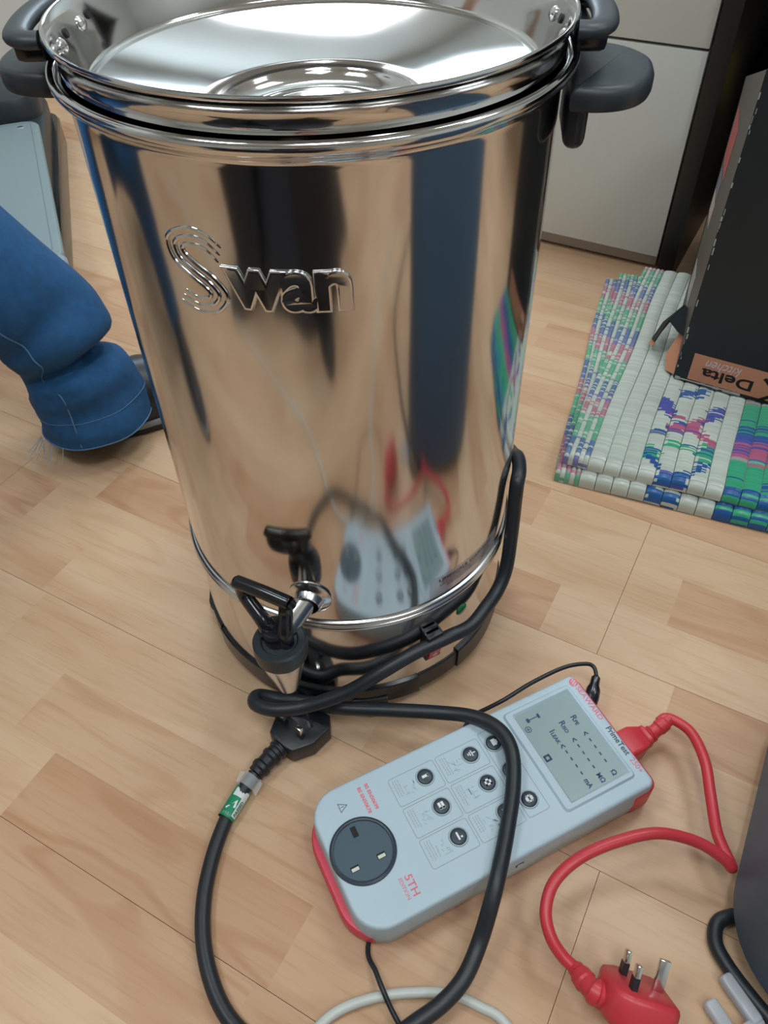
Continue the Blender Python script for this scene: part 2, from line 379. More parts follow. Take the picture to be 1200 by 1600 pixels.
DESKB = mat('desk_black', (0.010, 0.009, 0.009), 0.45)
DESKBR = mat('desk_brown', (0.022, 0.012, 0.008), 0.5, noise_amt=0.3, scale=12)
dk = thing('desk', 'dark desk with a black side panel right of the white cabinet', 'desk', UV(ur+0.012, vc-0.012), FA)
box('side_panel', (0.026, 0.60, 0.71), (0.004, 0.30, 0.355), DESKB, dk, bev=0.001)
box('side_panel', (0.026, 0.60, 0.71), (1.20, 0.30, 0.355), DESKB, dk, bev=0.001)
box('back_panel', (1.17, 0.02, 0.69), (0.602, 0.585, 0.36), DESKBR, dk, bev=0.001)
box('desktop', (1.26, 0.64, 0.028), (0.60, 0.30, 0.724), DESKB, dk, bev=0.002)

# ================================================================ THE URN
urn = thing('catering_urn', 'tall polished stainless steel catering urn with a black tap', 'urn', (0, 0, 0))
lathe('body', [(0.146, 0.147), (0.1500, 0.147), (0.1500, 0.1476), (0.1500, 0.1485), (0.1500, 0.20), (0.1500, 0.30), (0.1500, 0.40), (0.1500, 0.50), (0.1500, 0.5240), (0.1500, 0.5265), (0.1502, 0.5276), (0.1515, 0.530), (0.1545, 0.5315), (0.1570, 0.5335), (0.1585, 0.5365), (0.1580, 0.5395), (0.1555, 0.5410), (0.1525, 0.5395), (0.1495, 0.5365), (0.1482, 0.530), (0.1482, 0.20), (0.1482, 0.165)], STEEL, urn, 160, ang=60)
lathe('base_plate', [(0.0, 0.160), (0.1481, 0.160), (0.1481, 0.164), (0.0, 0.164)], SATIN, urn, 64)
sk = lathe('base_skirt', [(0.1, 0.040), (0.1485, 0.022), (0.1500, 0.022), (0.1500, 0.0230), (0.1500, 0.05), (0.1500, 0.10), (0.1500, 0.1360), (0.1500, 0.1372), (0.1485, 0.139), (0.145, 0.139)], STEEL, urn, 160, ang=60)
prof = []
for zc in (0.1395, 0.1455):
    for i in range(9):
        t = -PI/2+PI*i/8; prof.append((0.1495+0.0038*math.cos(t), zc+0.0031*math.sin(t)))
lathe('seam_bead', [(0.1478, 0.1364)]+prof+[(0.1478, 0.1486)], SATIN, urn, 160, ang=70)
def arc_ring(a0, a1, rin, rout, z0, z1, b=0.001):
    return [(rin, z0), (rout-b, z0), (rout, z0+b), (rout, z1-b), (rout-b, z1), (rin, z1)]
def ringpart(name, a0, a1, rin, rout, z0, z1, m=BLACK, parent=urn):
    return lathe(name, arc_ring(a0, a1, rin, rout, z0, z1), m, parent, max(8, int(abs(a1-a0)*25)), a0=math.radians(a0), a1=math.radians(a1)) if False else \
        lathe(name, arc_ring(a0, a1, rin, rout, z0, z1), m, parent, max(8, int(abs(a1-a0)/3)), a0=math.radians(a0), a1=math.radians(a1))
ringpart('base_trim', -48.5, 30, 0.1470, 0.1535, 0.018, 0.046)
ringpart('base_trim', -65.5, -48.7, 0.1470, 0.1516, 0.019, 0.043)
ringpart('base_trim', -150, -65.7, 0.1470, 0.1530, 0.016, 0.041, BLACKG)
ringpart('base_trim', 30.2, 209.8, 0.1470, 0.1520, 0.018, 0.044)
lathe('underside', [(0.0, 0.020), (0.147, 0.020), (0.147, 0.024), (0.0, 0.024)], BLACK, urn, 64)
for az in (-84, 6, 96, 186):
    a = math.radians(az); rr = 0.146
    T = Matrix.Translation((rr*math.cos(a), rr*math.sin(a), 0)) @ Matrix.Rotation(a, 4, 'Z')
    ft = lathe('foot', [(0, 0), (0.0105, 0), (0.0125, 0.002), (0.0125, 0.008), (0.010, 0.0105), (0.008, 0.020), (0, 0.020)], RUBBER, urn, 32, mtx=T)
    box('foot_bracket', (0.016, 0.034, 0.010), (0, 0, 0), BLACK, ft, bev=0.002, mtx=T @ Matrix.Translation((0.001, 0, 0.021)))
# side handles of the urn, at rim height
def side_handle(az, mirror=False):
    a = math.radians(az); T = Matrix.Rotation(a, 4, 'Z')
    # tongue outline in (x outward, y sideways)
    P = [(0.152, -0.046), (0.166, -0.048), (0.180, -0.045), (0.191, -0.037), (0.199, -0.024), (0.203, -0.008), (0.203, 0.008), (0.199, 0.020), (0.191, 0.030), (0.180, 0.037), (0.166, 0.040), (0.152, 0.040), (0.1535, 0.020), (0.1540, 0.0), (0.1535, -0.024)]
    if mirror: P = [(x, -y) for x, y in P][::-1]
    sg = -1 if mirror else 1
    P = [(q.x, q.y) for q in smooth_path([(x, y, 0) for x, y in P+[P[0]]], 3)][:-1]
    lv = [(0.004, 0.5160), (0.0008, 0.5172), (0.0, 0.5195), (0.0, 0.5255), (0.0016, 0.5290), (0.0045, 0.5303)]
    pr = prism('handle', P, lv, CHAR, urn, mtx=T, ang=50)
    if not mirror: box('handle_bracket', (0.013, 0.050, 0.026), (0, 0, 0), BLACK, pr, bev=0.006, seg=4, mtx=T @ Matrix.Translation((0.1580, sg*-0.018, 0.5065)))
    return pr
side_handle(-7); side_handle(170, True)
# embossed name on the body
RB = 0.15
def wrap(az0, zc, base=0.1494):
    return lambda c: Vector(((base+c.z)*math.cos(math.radians(az0)+c.x/RB), (base+c.z)*math.sin(math.radians(az0)+c.x/RB), zc+c.y))
text('embossed_lettering', 'wan', STEEL, urn, w=0.0735, h=0.0265, thick=0.0026, bold=0.03, bevel=0.04, warp=wrap(-96.2, 0.4580))
# the big S drawn as three nested strokes
def Scurve(off):
    P = []
    # S centre line: top hook, diagonal spine, bottom hook
    for (x, y, nx, ny) in ((0.0135, 0.0125, -0.3, -1), (0.007, 0.0190, -0.1, -1), (-0.001, 0.0200, 0.2, -1), (-0.0085, 0.0155, 0.9, -0.4), (-0.0080, 0.0080, 0.85, 0.5), (-0.0010, 0.0015, 0.5, 0.85), (0.0060, -0.0040, 0.6, 0.8), (0.0095, -0.0105, 1, 0.0), (0.0050, -0.0170, 0.4, -0.9), (-0.0030, -0.0185, -0.1, -1), (-0.0110, -0.0150, -0.5, -0.85)):
        q = Vector((nx, ny)).normalized(); P.append(Vector(((x+q.x*off)*1.30, (y+q.y*off)*1.10, 0)))
    return smooth_path(P, 5)
V, F = [], []
wf = wrap(-116.6, 0.4620, 0.1495)
for off in (-0.0042, 0.0, 0.0042):
    add_tube(V, F, [wf(p) for p in Scurve(off)], lambda t: 0.0017*math.sin(PI*min(1, max(0.08, t, ) if t < .5 else max(.08, 1-t)*1.0)*1)**0.3 if 0 < t < 1 else 0.0004, 8)
mesh('embossed_initial', V, F, STEEL, urn)
# indicator lamp, switch, sticker
def on_cyl(az, z, r=0.15): 
    a = math.radians(az)
    # local x = tangential, y = up, z = outward
    return Matrix.Translation((r*math.cos(a), r*math.sin(a), z)) @ Matrix(((-math.sin(a), 0, math.cos(a), 0), (math.cos(a), 0, math.sin(a), 0), (0, 1, 0, 0), (0, 0, 0, 1)))
lathe('indicator_lamp', [(0, 0.002), (0.004, 0.0018), (0.0056, 0.0012), (0.0066, 0.0002), (0.0066, -0.001)], mat('green_lens', (0.01, 0.16, 0.06), 0.12, coat=0.5), urn, 32, mtx=on_cyl(-47.4, 0.107))
T = on_cyl(-61.2, 0.089)
swt = box('switch', (0.0165, 0.040, 0.008), (0, 0, 0), BLACK, urn, bev=0.0015, mtx=T @ Matrix.Translation((0, 0, 0.0022)))
box('switch_hood', (0.0165, 0.012, 0.010), (0, 0, 0), BLACK, swt, bev=0.002, mtx=T @ Matrix.Translation((0, 0.014, 0.005)))
rk = box('rocker', (0.0125, 0.022, 0.006), (0, 0, 0), mat('red_rocker', (0.70, 0.02, 0.07), 0.25), swt, bev=0.0012, mtx=T @ Matrix.Translation((0, -0.006, 0.0065)) @ Matrix.Rotation(math.radians(10), 4, 'X'))
lathe('off_mark', [(0.0014, 0.0001), (0.0024, 0.0001), (0.0024, 0.0004), (0.0014, 0.0004), (0.0014, 0.0001)], WHITEP, swt, 20, mtx=T @ Matrix.Translation((0.0, -0.0105, 0.0087)) @ Matrix.Rotation(math.radians(10), 4, 'X'))
# sticker
V, F = [], []
for i in range(13):
    az = -62+i*2.75; a = math.radians(az); 
    for z in (0.1535, 0.1765): V.append((0.1503*math.cos(a), 0.1503*math.sin(a), z))
for i in range(12): F.append((2*i, 2*i+2, 2*i+3, 2*i+1))
stk = mesh('warning_sticker', V, F, mat('clear_sticker', (0.62, 0.60, 0.66), 0.35, alpha=0.35), urn)
text('sticker_print', 'LIMESCALE WARNING', mat('sticker_ink', (0.08, 0.06, 0.08), 0.5), stk, w=0.066, h=0.0036, thick=0.0001, bold=0.02, warp=wrap(-46, 0.1715, 0.1505))
for k, (zz, ww) in enumerate(((0.1672, 0.060), (0.1640, 0.064), (0.1608, 0.05))):
    V, F = [], []; x = -ww/2; rg = random.Random(k)
    while x < ww/2:
        l = rg.uniform(0.001, 0.003)
        n = len(V)
        for (xx, z2) in ((x, zz), (x+l, zz), (x+l, zz+0.0012), (x, zz+0.0012)):
            V.append(wrap(-46, 0, 0.1505)(Vector((xx, z2, 0))))
        F.append((n, n+1, n+2, n+3)); x += l+0.0008
    o = mesh('sticker_print', V, F, MATS['sticker_ink'], stk, smooth=False); o['kind'] = 'stuff'
# tap
tb = Vector((-0.0275, -0.1470, 0.180)); tcn = Vector((-0.0505, -0.1850, 0.160)); dr_ = Vector((tcn.x-tb.x, tcn.y-tb.y, -0.006)).normalized()
def axis_m(o, zd):
    zd = zd.normalized(); x = Vector((0, 0, 1)).cross(zd)
    x = x.normalized() if x.length > 1e-4 else Vector((1, 0, 0)); y = zd.cross(x)
    m4 = Matrix((x, y, zd)).transposed().to_4x4(); m4.translation = o; return m4
T = axis_m(tb+Vector((0.000, 0.002, 0)), dr_)
tap = lathe('tap', [(0.0, -0.004), (0.0098, -0.004), (0.0098, 0.008), (0.0092, 0.014), (0.0092, 0.040), (0.0085, 0.046), (0, 0.046)], SATIN, urn, 40, mtx=T)
lathe('tap_flange', [(0.0096, 0.0), (0.0178, 0.0), (0.0182, 0.0014), (0.0170, 0.0026), (0.0125, 0.0042), (0.0104, 0.009), (0.0096, 0.010)], SATIN, tap, 48, mtx=on_cyl(-100.8, 0.180))
lathe('tap_nozzle', [(0.0, 0.010), (0.0188, 0.010), (0.0192, 0.000), (0.0182, -0.008), (0.0140, -0.028), (0.0092, -0.050), (0.0078, -0.0510), (0.0068, -0.046), (0, -0.040)], SATIN, tap, 48, mtx=Matrix.Translation(tcn))
lathe('tap_collar', [(0.0, 0.014), (0.0135, 0.014), (0.0150, 0.016), (0.0195, 0.0165), (0.0212, 0.015), (0.0216, 0.006), (0.0210, -0.001), (0.0195, -0.002), (0.0192, 0.004), (0, 0.004)], CHAR, tap, 56, mtx=Matrix.Translation(tcn))
xb0, xb1 = Vector((-0.0785, -0.1600, 0.2165)), Vector((-0.0405, -0.1800, 0.2165)); ctr = tcn+Vector((-0.002, 0.002, 0.014))
V, F = [], []
add_tube(V, F, smooth_path([xb0-(xb1-xb0)*0.06, xb0, (xb0+xb1)/2+Vector((0, 0, 0.0006)), xb1, xb1+(xb1-xb0)*0.06], 5), lambda t: 0.0056*(1-abs(2*t-1)**8*0.55), 14)
ex = (xb1-xb0).normalized()
for sgn, e in ((-1, xb0), (1, xb1)):
    add_tube(V, F, smooth_path([e-ex*sgn*0.0015, e+Vector((0, 0, -0.014))-ex*sgn*0.003, ctr+ex*sgn*0.0095+Vector((0, 0, 0.016)), ctr+ex*sgn*0.0085+Vector((0, 0, 0.002)), ctr+ex*sgn*0.009+Vector((0, 0, -0.006))], 5), lambda t: 0.0052+0.0020*t, 12)
add_tube(V, F, smooth_path([ctr+ex*0.006+Vector((0, 0, 0.017)), ctr+Vector((0, 0, 0.012)), ctr-ex*0.006+Vector((0, 0, 0.017))], 4), 0.006, 12)
add_tube(V, F, [ctr+Vector((0, 0, 0.016)), ctr+Vector((0, 0, 0.006)), ctr+Vector((0, 0, -0.008))], 0.0105, 18)
mesh('tap_lever', V, F, BLACKG, tap)

# ================================================================ THE LID, upside down on the urn
lid = thing('urn_lid', 'shiny steel urn lid lying upside down on top of the urn', 'lid', (0, 0, 0.5385))
zl = 0.5585-0.5385
lp = [(0.1455, 0.0015), (0.1495, 0.0018), (0.1506, 0.0030), (0.1500, 0.0044), (0.1496, 0.0050), (0.1524, zl-0.003), (0.1548, zl-0.0015), (0.1556, zl+0.0002), (0.1546, zl+0.0018), (0.1525, zl+0.0012), (0.1500, zl-0.004), (0.1440, zl-0.020),
      (0.1405, zl-0.030), (0.1390, zl-0.0325), (0.1370, zl-0.0325), (0.1350, zl-0.0335), (0.1200, zl-0.0400), (0.1000, zl-0.0470), (0.0800, zl-0.0525), (0.0670, zl-0.0555), (0.0655, zl-0.0545), (0.0640, zl-0.0560), (0.0620, zl-0.0600), (0.0500, zl-0.0615), (0.0415, zl-0.0615), (0.0400, zl-0.0600), (0.0380, zl-0.0600), (0.0365, zl-0.0615), (0.0150, zl-0.0610), (0.0, zl-0.0605)]
lathe('lid_pan', lp, STEEL2, lid, 160, ang=65)
lathe('knob_screw', [(0, 0.004), (0.004, 0.0035), (0.006, 0.0015), (0.0085, 0.001), (0.0085, 0), (0, 0)], SATIN, lid, 24, mtx=Matrix.Translation((0, 0, zl-0.0605)))
# underside skirt hidden in the urn
def lid_handle(az, sg=1):
    a = math.radians(az); T = Matrix.Rotation(a, 4, 'Z')
    # bow shaped grip
    pts = [(0.150, -0.043), (0.160, -0.043), (0.1675, -0.036), (0.1715, -0.018), (0.1728, 0.004), (0.1712, 0.026), (0.1665, 0.043), (0.158, 0.052), (0.150, 0.053)]
    pts = [(x-(0.003 if x > 0.155 else 0), y*sg) for x, y in pts]
    V, F = [], []; P = smooth_path([T @ Vector((x, y, 0.0165)) for x, y in pts], 4)
    add_tube(V, F, P, 0.0078, 16, sq=0.58)
    h = mesh('handle', V, F, CHAR, lid, True, 60)
    for s in (-1, 1):
        box('handle_bracket', (0.018, 0.012, 0.012), (0, 0, 0), BLACKG, h, bev=0.003, mtx=T @ Matrix.Translation((0.1590, sg*(0.0045+s*0.038), 0.0100)))
        for q in (0.0035, 0.0095, 0.0155):
            box('rib', (0.017, 0.0022, 0.004), (0, 0, 0), BLACKG, h, bev=0.0006, mtx=T @ Matrix.Translation((0.1600, sg*(0.0045+s*(0.018+q)), 0.0120-q*0.2)))
    box('handle_plate', (0.016, 0.080, 0.005), (0, 0, 0), BLACK, h, bev=0.002, mtx=T @ Matrix.Translation((0.1590, sg*0.004, 0.0055)))
    for y in (-0.022, 0.022):   # rivets inside the lid
        aa = a+y/0.148
        lathe('rivet', [(0, 0.0026), (0.0025, 0.0022), (0.0042, 0.0008), (0.0046, -0.001)], SATIN, h, 16, mtx=axis_m(Vector((0.1466*math.cos(aa), 0.1466*math.sin(aa), zl-0.0125)), Vector((-math.cos(aa), -math.sin(aa), 0.35))))
    for y in (-0.034, 0.005):
        aa = a+y/0.148
        lathe('screw_hole', [(0, 0.0006), (0.0026, 0.0006), (0.0028, -0.001)], HOLE, h, 12, mtx=axis_m(Vector((0.1470*math.cos(aa), 0.1470*math.sin(aa), zl-0.0105)), Vector((-math.cos(aa), -math.sin(aa), 0.35))))
lid_handle(-3); lid_handle(180, -1)

# ================================================================ UK PLUGS
def uk_plug(name, parent, T, m, sleeve=BLACK, lab=None, thick=0.024, flat=True):
    """local: x width, y from cord to earth pin, z towards the pins"""
    P = [(-0.0245, -0.006), (-0.0150, -0.0240), (-0.0070, -0.0260), (0.0070, -0.0260), (0.0150, -0.0240), (0.0245, -0.006), (0.0245, 0.0150), (0.0150, 0.0245), (-0.0150, 0.0245), (-0.0245, 0.0150)]
    if not flat:
        P = [(-0.0245, -0.012), (-0.0200, -0.0220), (-0.0080, -0.0255), (0.0080, -0.0255), (0.0200, -0.0220), (0.0245, -0.012), (0.0245, 0.0170), (0.0200, 0.0235), (-0.0200, 0.0235), (-0.0245, 0.0170)]
        lv = [(0.007, 0.0), (0.0035, 0.0012), (0.0012, 0.004), (0.0, 0.009), (0.0, thick-0.004), (0.001, thick-0.0012), (0.0025, thick)]
    else: lv = [(0.0035, 0.0), (0.001, 0.0015), (0.0, 0.004), (0.0, thick-0.0025), (0.0008, thick-0.0008), (0.0025, thick)]
    b = prism(name, P, lv, m, parent, mtx=T, ang=28 if flat else 60)
    if lab: b['label'] = lab
    for px, py, sx, sy, ln, slv in ((-0.0111, -0.0090, 0.0063, 0.0040, 0.0177, True), (0.0111, -0.0090, 0.0063, 0.0040, 0.0177, True), (0, 0.0132, 0.0040, 0.0080, 0.0227, False)):
        pn = box('pin', (sx, sy, ln), (0, 0, 0), CHROME, b, bev=0.0007, mtx=T @ Matrix.Translation((px, py, thick+ln/2-0.0005)))
        if slv: box('pin_sleeve', (sx+0.0003, sy+0.0003, 0.009), (0, 0, 0), sleeve, b, mtx=T @ Matrix.Translation((px, py, thick+0.0043)))
    return b
def boot(name, P, m, parent, r0_, r1_, nrib=4):
    V, F = [], []
    def rad(t):
        r = r0_+(r1_-r0_)*t
        return r*(1.0+(0.10 if math.sin(t*PI*2*nrib) > 0.2 else -0.06))
    add_tube(V, F, smooth_path(P, 14), rad, 16)
    return mesh(name, V, F, m, parent, True, 30)

# black power cord of the urn with its plug
pc = thing('power_cord', 'thick black mains cord looping from the urn across the tester to a black plug', 'power cord', (0.0, -0.17, 0.0))
off = Vector((0.0, -0.17, 0.0))
BC = [(0.105, 0.125, 0.12), (0.150, 0.055, 0.16), (0.1560, 0.0050, 0.190), (0.1560, -0.015, 0.203), (0.1537, -0.036, 0.208), (0.1500, -0.050, 0.203), (0.1500, -0.0535, 0.175), (0.1492, -0.0600, 0.148), (0.1455, -0.0745, 0.120), (0.1370, -0.0890, 0.106), (0.1250, -0.1040, 0.100), (0.1095, -0.1225, 0.098), (0.0885, -0.1350, 0.100), (0.0589, -0.1470, 0.095), (0.0299, -0.1590, 0.085), (-0.0019, -0.1697, 0.070), (-0.0395, -0.1775, 0.060), (-0.0686, -0.1782, 0.056), (-0.0875, -0.1690, 0.051), (-0.0870, -0.1570, 0.045), (-0.0661, -0.1560, 0.036), (-0.0357, -0.1610, 0.036), (-0.0121, -0.1700, 0.042), (0.0288, -0.1720, 0.040), (0.0753, -0.1773, 0.042), (0.1087, -0.1872, 0.050), (0.1291, -0.2035, 0.056), (0.1372, -0.2257, 0.0575), (0.1345, -0.2558, 0.0555), (0.1248, -0.2916, 0.054), (0.1152, -0.3209, 0.0545), (0.1075, -0.3415, 0.047), (0.0976, -0.3636, 0.030), (0.0841, -0.3863, 0.024), (0.0670, -0.4015, 0.0188), (0.0430, -0.4150, 0.0150), (0.0045, -0.4365, 0.0110), (-0.0366, -0.4393, 0.010), (-0.0751, -0.4191, 0.0075), (-0.0989, -0.3963, 0.0068), (-0.1157, -0.3612, 0.0068), (-0.1219, -0.3235, 0.0068), (-0.1189, -0.2855, 0.0068), (-0.1092, -0.2505, 0.0080), (-0.0985, -0.2314, 0.0100), (-0.0890, -0.2175, 0.0125)]
tube('cord', [Vector(p)-off for p in BC], 0.0064, RUBBER, pc, 16, 7)
a = math.radians(47); PT = Matrix.Translation(Vector((-0.0500, -0.1745, 0.0005))-off) @ Matrix.Rotation(a-PI/2, 4, 'Z')
plg = uk_plug('plug', pc, PT, BLACK)
boot('plug_boot', [PT @ Vector((0, -0.024, 0.013)), PT @ Vector((0.0, -0.034, 0.0130)), Vector((-0.0885, -0.2170, 0.0125))-off], BLACK, pc, 0.0095, 0.0082, 4)
# fitting dimple beside the pins
box('fuse_cover', (0.024, 0.008, 0.001), (0, 0, 0), BLACKG, plg, mtx=PT @ Matrix.Translation((0, 0.0025, 0.0240)))
# clear tape wrapped round the cord
P0 = Vector((-0.0965, -0.2285, 0.0110)); P1 = Vector((-0.0905, -0.2195, 0.0123))
V, F = [], []; add_tube(V, F, [P0-off, (P0+P1)/2-off, P1-off], lambda t: 0.0078, 14, cap=False)
n = len(V); V += [P0-off+Vector((0.006, -0.003, -0.001)), P1-off+Vector((0.007, -0.003, 0.000)), P1-off+Vector((0.0095, -0.009, 0.003)), P0-off+Vector((0.009, -0.008, -0.003))]; F.append((n, n+1, n+2, n+3))
n = len(V); V += [P0-off+Vector((-0.006, 0.004, 0.001)), P1-off+Vector((-0.007, 0.004, 0.001)), P1-off+Vector((-0.011, 0.004, 0.003)), P0-off+Vector((-0.010, 0.006, -0.002))]; F.append((n, n+1, n+2, n+3))
mesh('clear_tape', V, F, mat('clear_tape', (0.8, 0.85, 0.85), 0.12, alpha=0.35), pc)['label'] = 'crumpled clear tape on the cord'
# green test tag: a flag folded round the cord
gc = Vector((-0.1050, -0.2425, 0.0085))-off; gd = (Vector((-0.1000, -0.2335, 0))-Vector((-0.1115, -0.2560, 0))).normalized()
tocam = Vector((0.10, -0.35, 0.93)).normalized(); tz = (tocam-gd*tocam.dot(gd)).normalized(); tx = gd.cross(tz)
GT = Matrix((tx, gd, tz)).transposed().to_4x4(); GT.translation = gc
GREEN = mat('tag_green', (0.005, 0.26, 0.12), 0.4); TAGW = mat('tag_white', (0.75, 0.80, 0.80), 0.4)
V, F = [], []; add_tube(V, F, [GT @ Vector((0, y, 0)) for y in (-0.0150, -0.005, 0.005, 0.0145)], 0.0074, 24, cap=False)
tg = mesh('test_tag', V, F, GREEN, pc); tg['label'] = 'green and white test tag round the cord'
def on_tube(x, y, e=0.0): 
    a = x/0.0074; r = 0.0076+e; return GT @ Vector((r*math.sin(a), y, r*math.cos(a)))
def tpatch(name, x0, x1, y0, y1, m, e=0.0):
    V, F = [], []; n = 7
    for i in range(n):
        x = x0+(x1-x0)*i/(n-1); V += [on_tube(x, y0, e), on_tube(x, y1, e)]
    for i in range(n-1): F.append((2*i, 2*i+2, 2*i+3, 2*i+1))
    return mesh(name, V, F, m, tg, fix=True)
tpatch('tag_panel', -0.0055, 0.0100, 0.0045, 0.0120, TAGW)
tpatch('tag_panel', 0.0035, 0.0100, -0.0125, 0.0045, TAGW)
for s_, y_ in (('PASSED', 0.0), ):
    text('tag_print', s_, GREEN, tg, w=0.014, h=0.0036, thick=0.0001, bold=0.03, warp=lambda c: on_tube(0.0066-c.y*1.0, -0.004-c.x*-1.0, 0.0002))
text('tag_print', 'TEST', TAGW, tg, w=0.0085, h=0.0022, thick=0.0001, warp=lambda c: on_tube(-0.001+(-c.x), -0.0120-c.y, 0.0002))
V = []; 
for (x, y) in ((-0.0052, -0.0075), (-0.0040, -0.0090), (0.0015, 0.0020), (0.0030, -0.0050), (0.0012, -0.0060), (0.0005, -0.0010)): V.append(on_tube(x, y, 0.0003))
mesh('check_mark', V, [(0, 1, 2), (2, 0, 5), (2, 3, 4), (2, 4, 5)], WHITEP, tg, False, fix=False)

# ================================================================ THE TESTER
TL = Vector((0.1095, -0.2541, 0.0)); TR = math.radians(25.2-90)
ts = thing('appliance_tester', 'light grey and red portable appliance tester with a screen and socket', 'tester', TL, TR)
H = 0.045
OUT = rrect(0.1200, 0.2720, (0.007, 0.007, 0.026, 0.026), 8, 0.0, -0.001)
REDO = rrect(0.1185, 0.2860, (0.014, 0.014, 0.034, 0.034), 8, 0.0, -0.001)
prism('rear_shell', REDO, [(0.004, 0.0045), (0.001, 0.0055), (0.0, 0.008), (0.0, 0.020), (0.0015, 0.0225), (0.004, 0.023)], PINKP, ts)['label'] = 'red rubbery rear shell'
prism('end_cap', rrect(0.1220, 0.026, (0.010, 0.010, 0.003, 0.003), 8, 0.0, 0.1270), [(0.003, 0.0060), (0.0, 0.009), (0.0, 0.0340), (0.0012, 0.0365), (0.004, 0.0375)], PINKP, ts, ang=50)['label'] = 'red end cap with the sockets'
prism('front_shell', OUT, [(0.0045, 0.0065), (0.0, 0.0100), (-0.0006, 0.022), (0.0, 0.0415), (0.0006, 0.0436), (0.0018, 0.0448), (0.0036, H)], GREYP, ts, ang=50)
for sx in (-1, 1):
    for y in (-0.11, 0.11):
        lathe('rubber_foot', [(0, 0), (0.006, 0), (0.0065, 0.0012), (0.0065, 0.0052), (0, 0.0052)], RUBBER, ts, 20, mtx=Matrix.Translation((sx*0.042, y, 0)))
# raised screen surround and display
SX, SY, SW, SH = -0.0025, 0.0900, 0.0870, 0.0565
Pin = rrect(SW, SH, 0.0006, 2, SX, SY); Po = rrect(SW+0.010, SH+0.012, 0.003, 2, SX, SY-0.002)
n = len(Pin); V = []; F = []
for P_, z in ((rrect(SW+0.014, SH+0.016, 0.004, 2, SX, SY-0.002), H-0.0006), (Po, H+0.0022), (rrect(SW+0.0035, SH+0.0035, 0.001, 2, SX, SY), H+0.0024), (Pin, H+0.0002)):
    V += [(*p, z) for p in P_]
for L_ in range(3):
    for i in range(n):
        j = (i+1) % n; F.append((L_*n+i, L_*n+j, (L_+1)*n+j, (L_+1)*n+i))
mesh('screen_surround', V, F, GREYP, ts, True, 30)
sc = mesh('screen', [(*p, H+0.0004) for p in Pin], [tuple(range(n))], LCD, ts, False, fix=False)
zt = H+0.0005
for row, (s1, ly) in enumerate((('PE', 0.1090), ('ISO', 0.0965), ('LEAK', 0.0840))):
    big = 'R' if row < 2 else 'I'
    x0 = (-0.0235, -0.0235, -0.0200)[row]
    text('lcd_lettering', big, INK, sc, h=0.0056, loc=(x0, ly, zt), thick=0.00008, bold=0.02, align='L')
    text('lcd_lettering', s1, INK, sc, h=0.0036, loc=(x0+(0.0046 if row < 2 else 0.0022), ly-0.0010, zt), thick=0.00008, bold=0.03, align='L')
    text('lcd_lettering', '<', INK, sc, h=0.0050, w=0.0034, loc=(-0.0044+0.0005*row, ly, zt), thick=0.00008, bold=0.03)
    for i in range(4):
        o = box('lcd_dash', (0.0030, 0.0013, 0.00008), (0.0026+0.0072*i, ly, zt), INK, sc)
    text('lcd_lettering', ('\u03a9', 'M\u03a9', 'mA')[row], INK, sc, h=0.0048, w=(0.0048, 0.0085, 0.0085)[row], loc=((0.0360, 0.0350, 0.0345)[row], ly-0.0002, zt), thick=0.00008, bold=0.03)
# lcd symbols
lathe('lcd_symbol', [(0.0024, 0), (0.0030, 0), (0.0030, 0.0001), (0.0024, 0.0001), (0.0024, 0)], INK, sc, 24, mtx=Matrix.Translation((-0.0300, 0.0660, zt)))
bm = bmesh.new(); add_box(bm, (0.0034, 0.0006, 0.0001), (-0.0300, 0.0660, zt)); add_box(bm, (0.0006, 0.0034, 0.0001), (-0.0300, 0.0660, zt)); from_bm('lcd_symbol', bm, INK, sc)
bm = bmesh.new(); add_box(bm, (0.0008, 0.0100, 0.0001), (-0.0375, 0.0760, zt)); add_box(bm, (0.0040, 0.0026, 0.0001), (-0.0375, 0.0705, zt)); add_box(bm, (0.0044, 0.0022, 0.0001), (-0.0375, 0.0815, zt)); from_bm('lcd_symbol', bm, INK, sc)
ring_flat('lcd_symbol', rrect(0.0062, 0.0062, 0.0004, 1, 0.0, 0.0660), 0.0017, zt, 0.0001, INK, sc)
# brand printing
text('brand_lettering', 'SEAWARD', PINKINK, ts, w=0.0370, h=0.0046, loc=(-0.0275, 0.1305, H), thick=0.00015, bold=0.012)
text('model_lettering', 'PrimeTest', DARKINK, ts, w=0.0290, h=0.0052, loc=(0.0140, 0.1303, H), thick=0.00015, bold=0.02)
text('model_lettering', '250+', PINKINK, ts, w=0.0140, h=0.0046, loc=(0.0395, 0.1303, H), thick=0.00015)
lathe('brand_emblem', [(0, 0.00015), (0.0042, 0.00015), (0.0042, 0)], PINKINK, ts, 28, mtx=Matrix.Translation((-0.0515, 0.1300, H)))
bm = bmesh.new()
for k in (-1, 0, 1): add_box(bm, (0.0010, 0.0052-abs(k)*0.0014, 0.0002), (-0.0515+k*0.0022, 0.1300, H+0.00015), rot=0.5)
from_bm('brand_emblem', bm, GREYP, ts)
text('standard_lettering', 'BS EN50699', PINKINK, ts, w=0.0240, h=0.0033, loc=(-0.0385, -0.0845, H), thick=0.00015, bold=0.03)
text('standard_lettering', 'BS EN50678', PINKINK, ts, w=0.0240, h=0.0033, loc=(-0.0380, -0.0912, H), thick=0.00015, bold=0.03)
text('edition_lettering', '5TH', PINKINK, ts, w=0.0165, h=0.0062, loc=(0.0395, -0.0868, H), thick=0.00015, bold=0.01)
text('edition_lettering', 'EDITION', PINKINK, ts, w=0.0170, h=0.0030, loc=(0.0395, -0.0935, H), thick=0.00015)
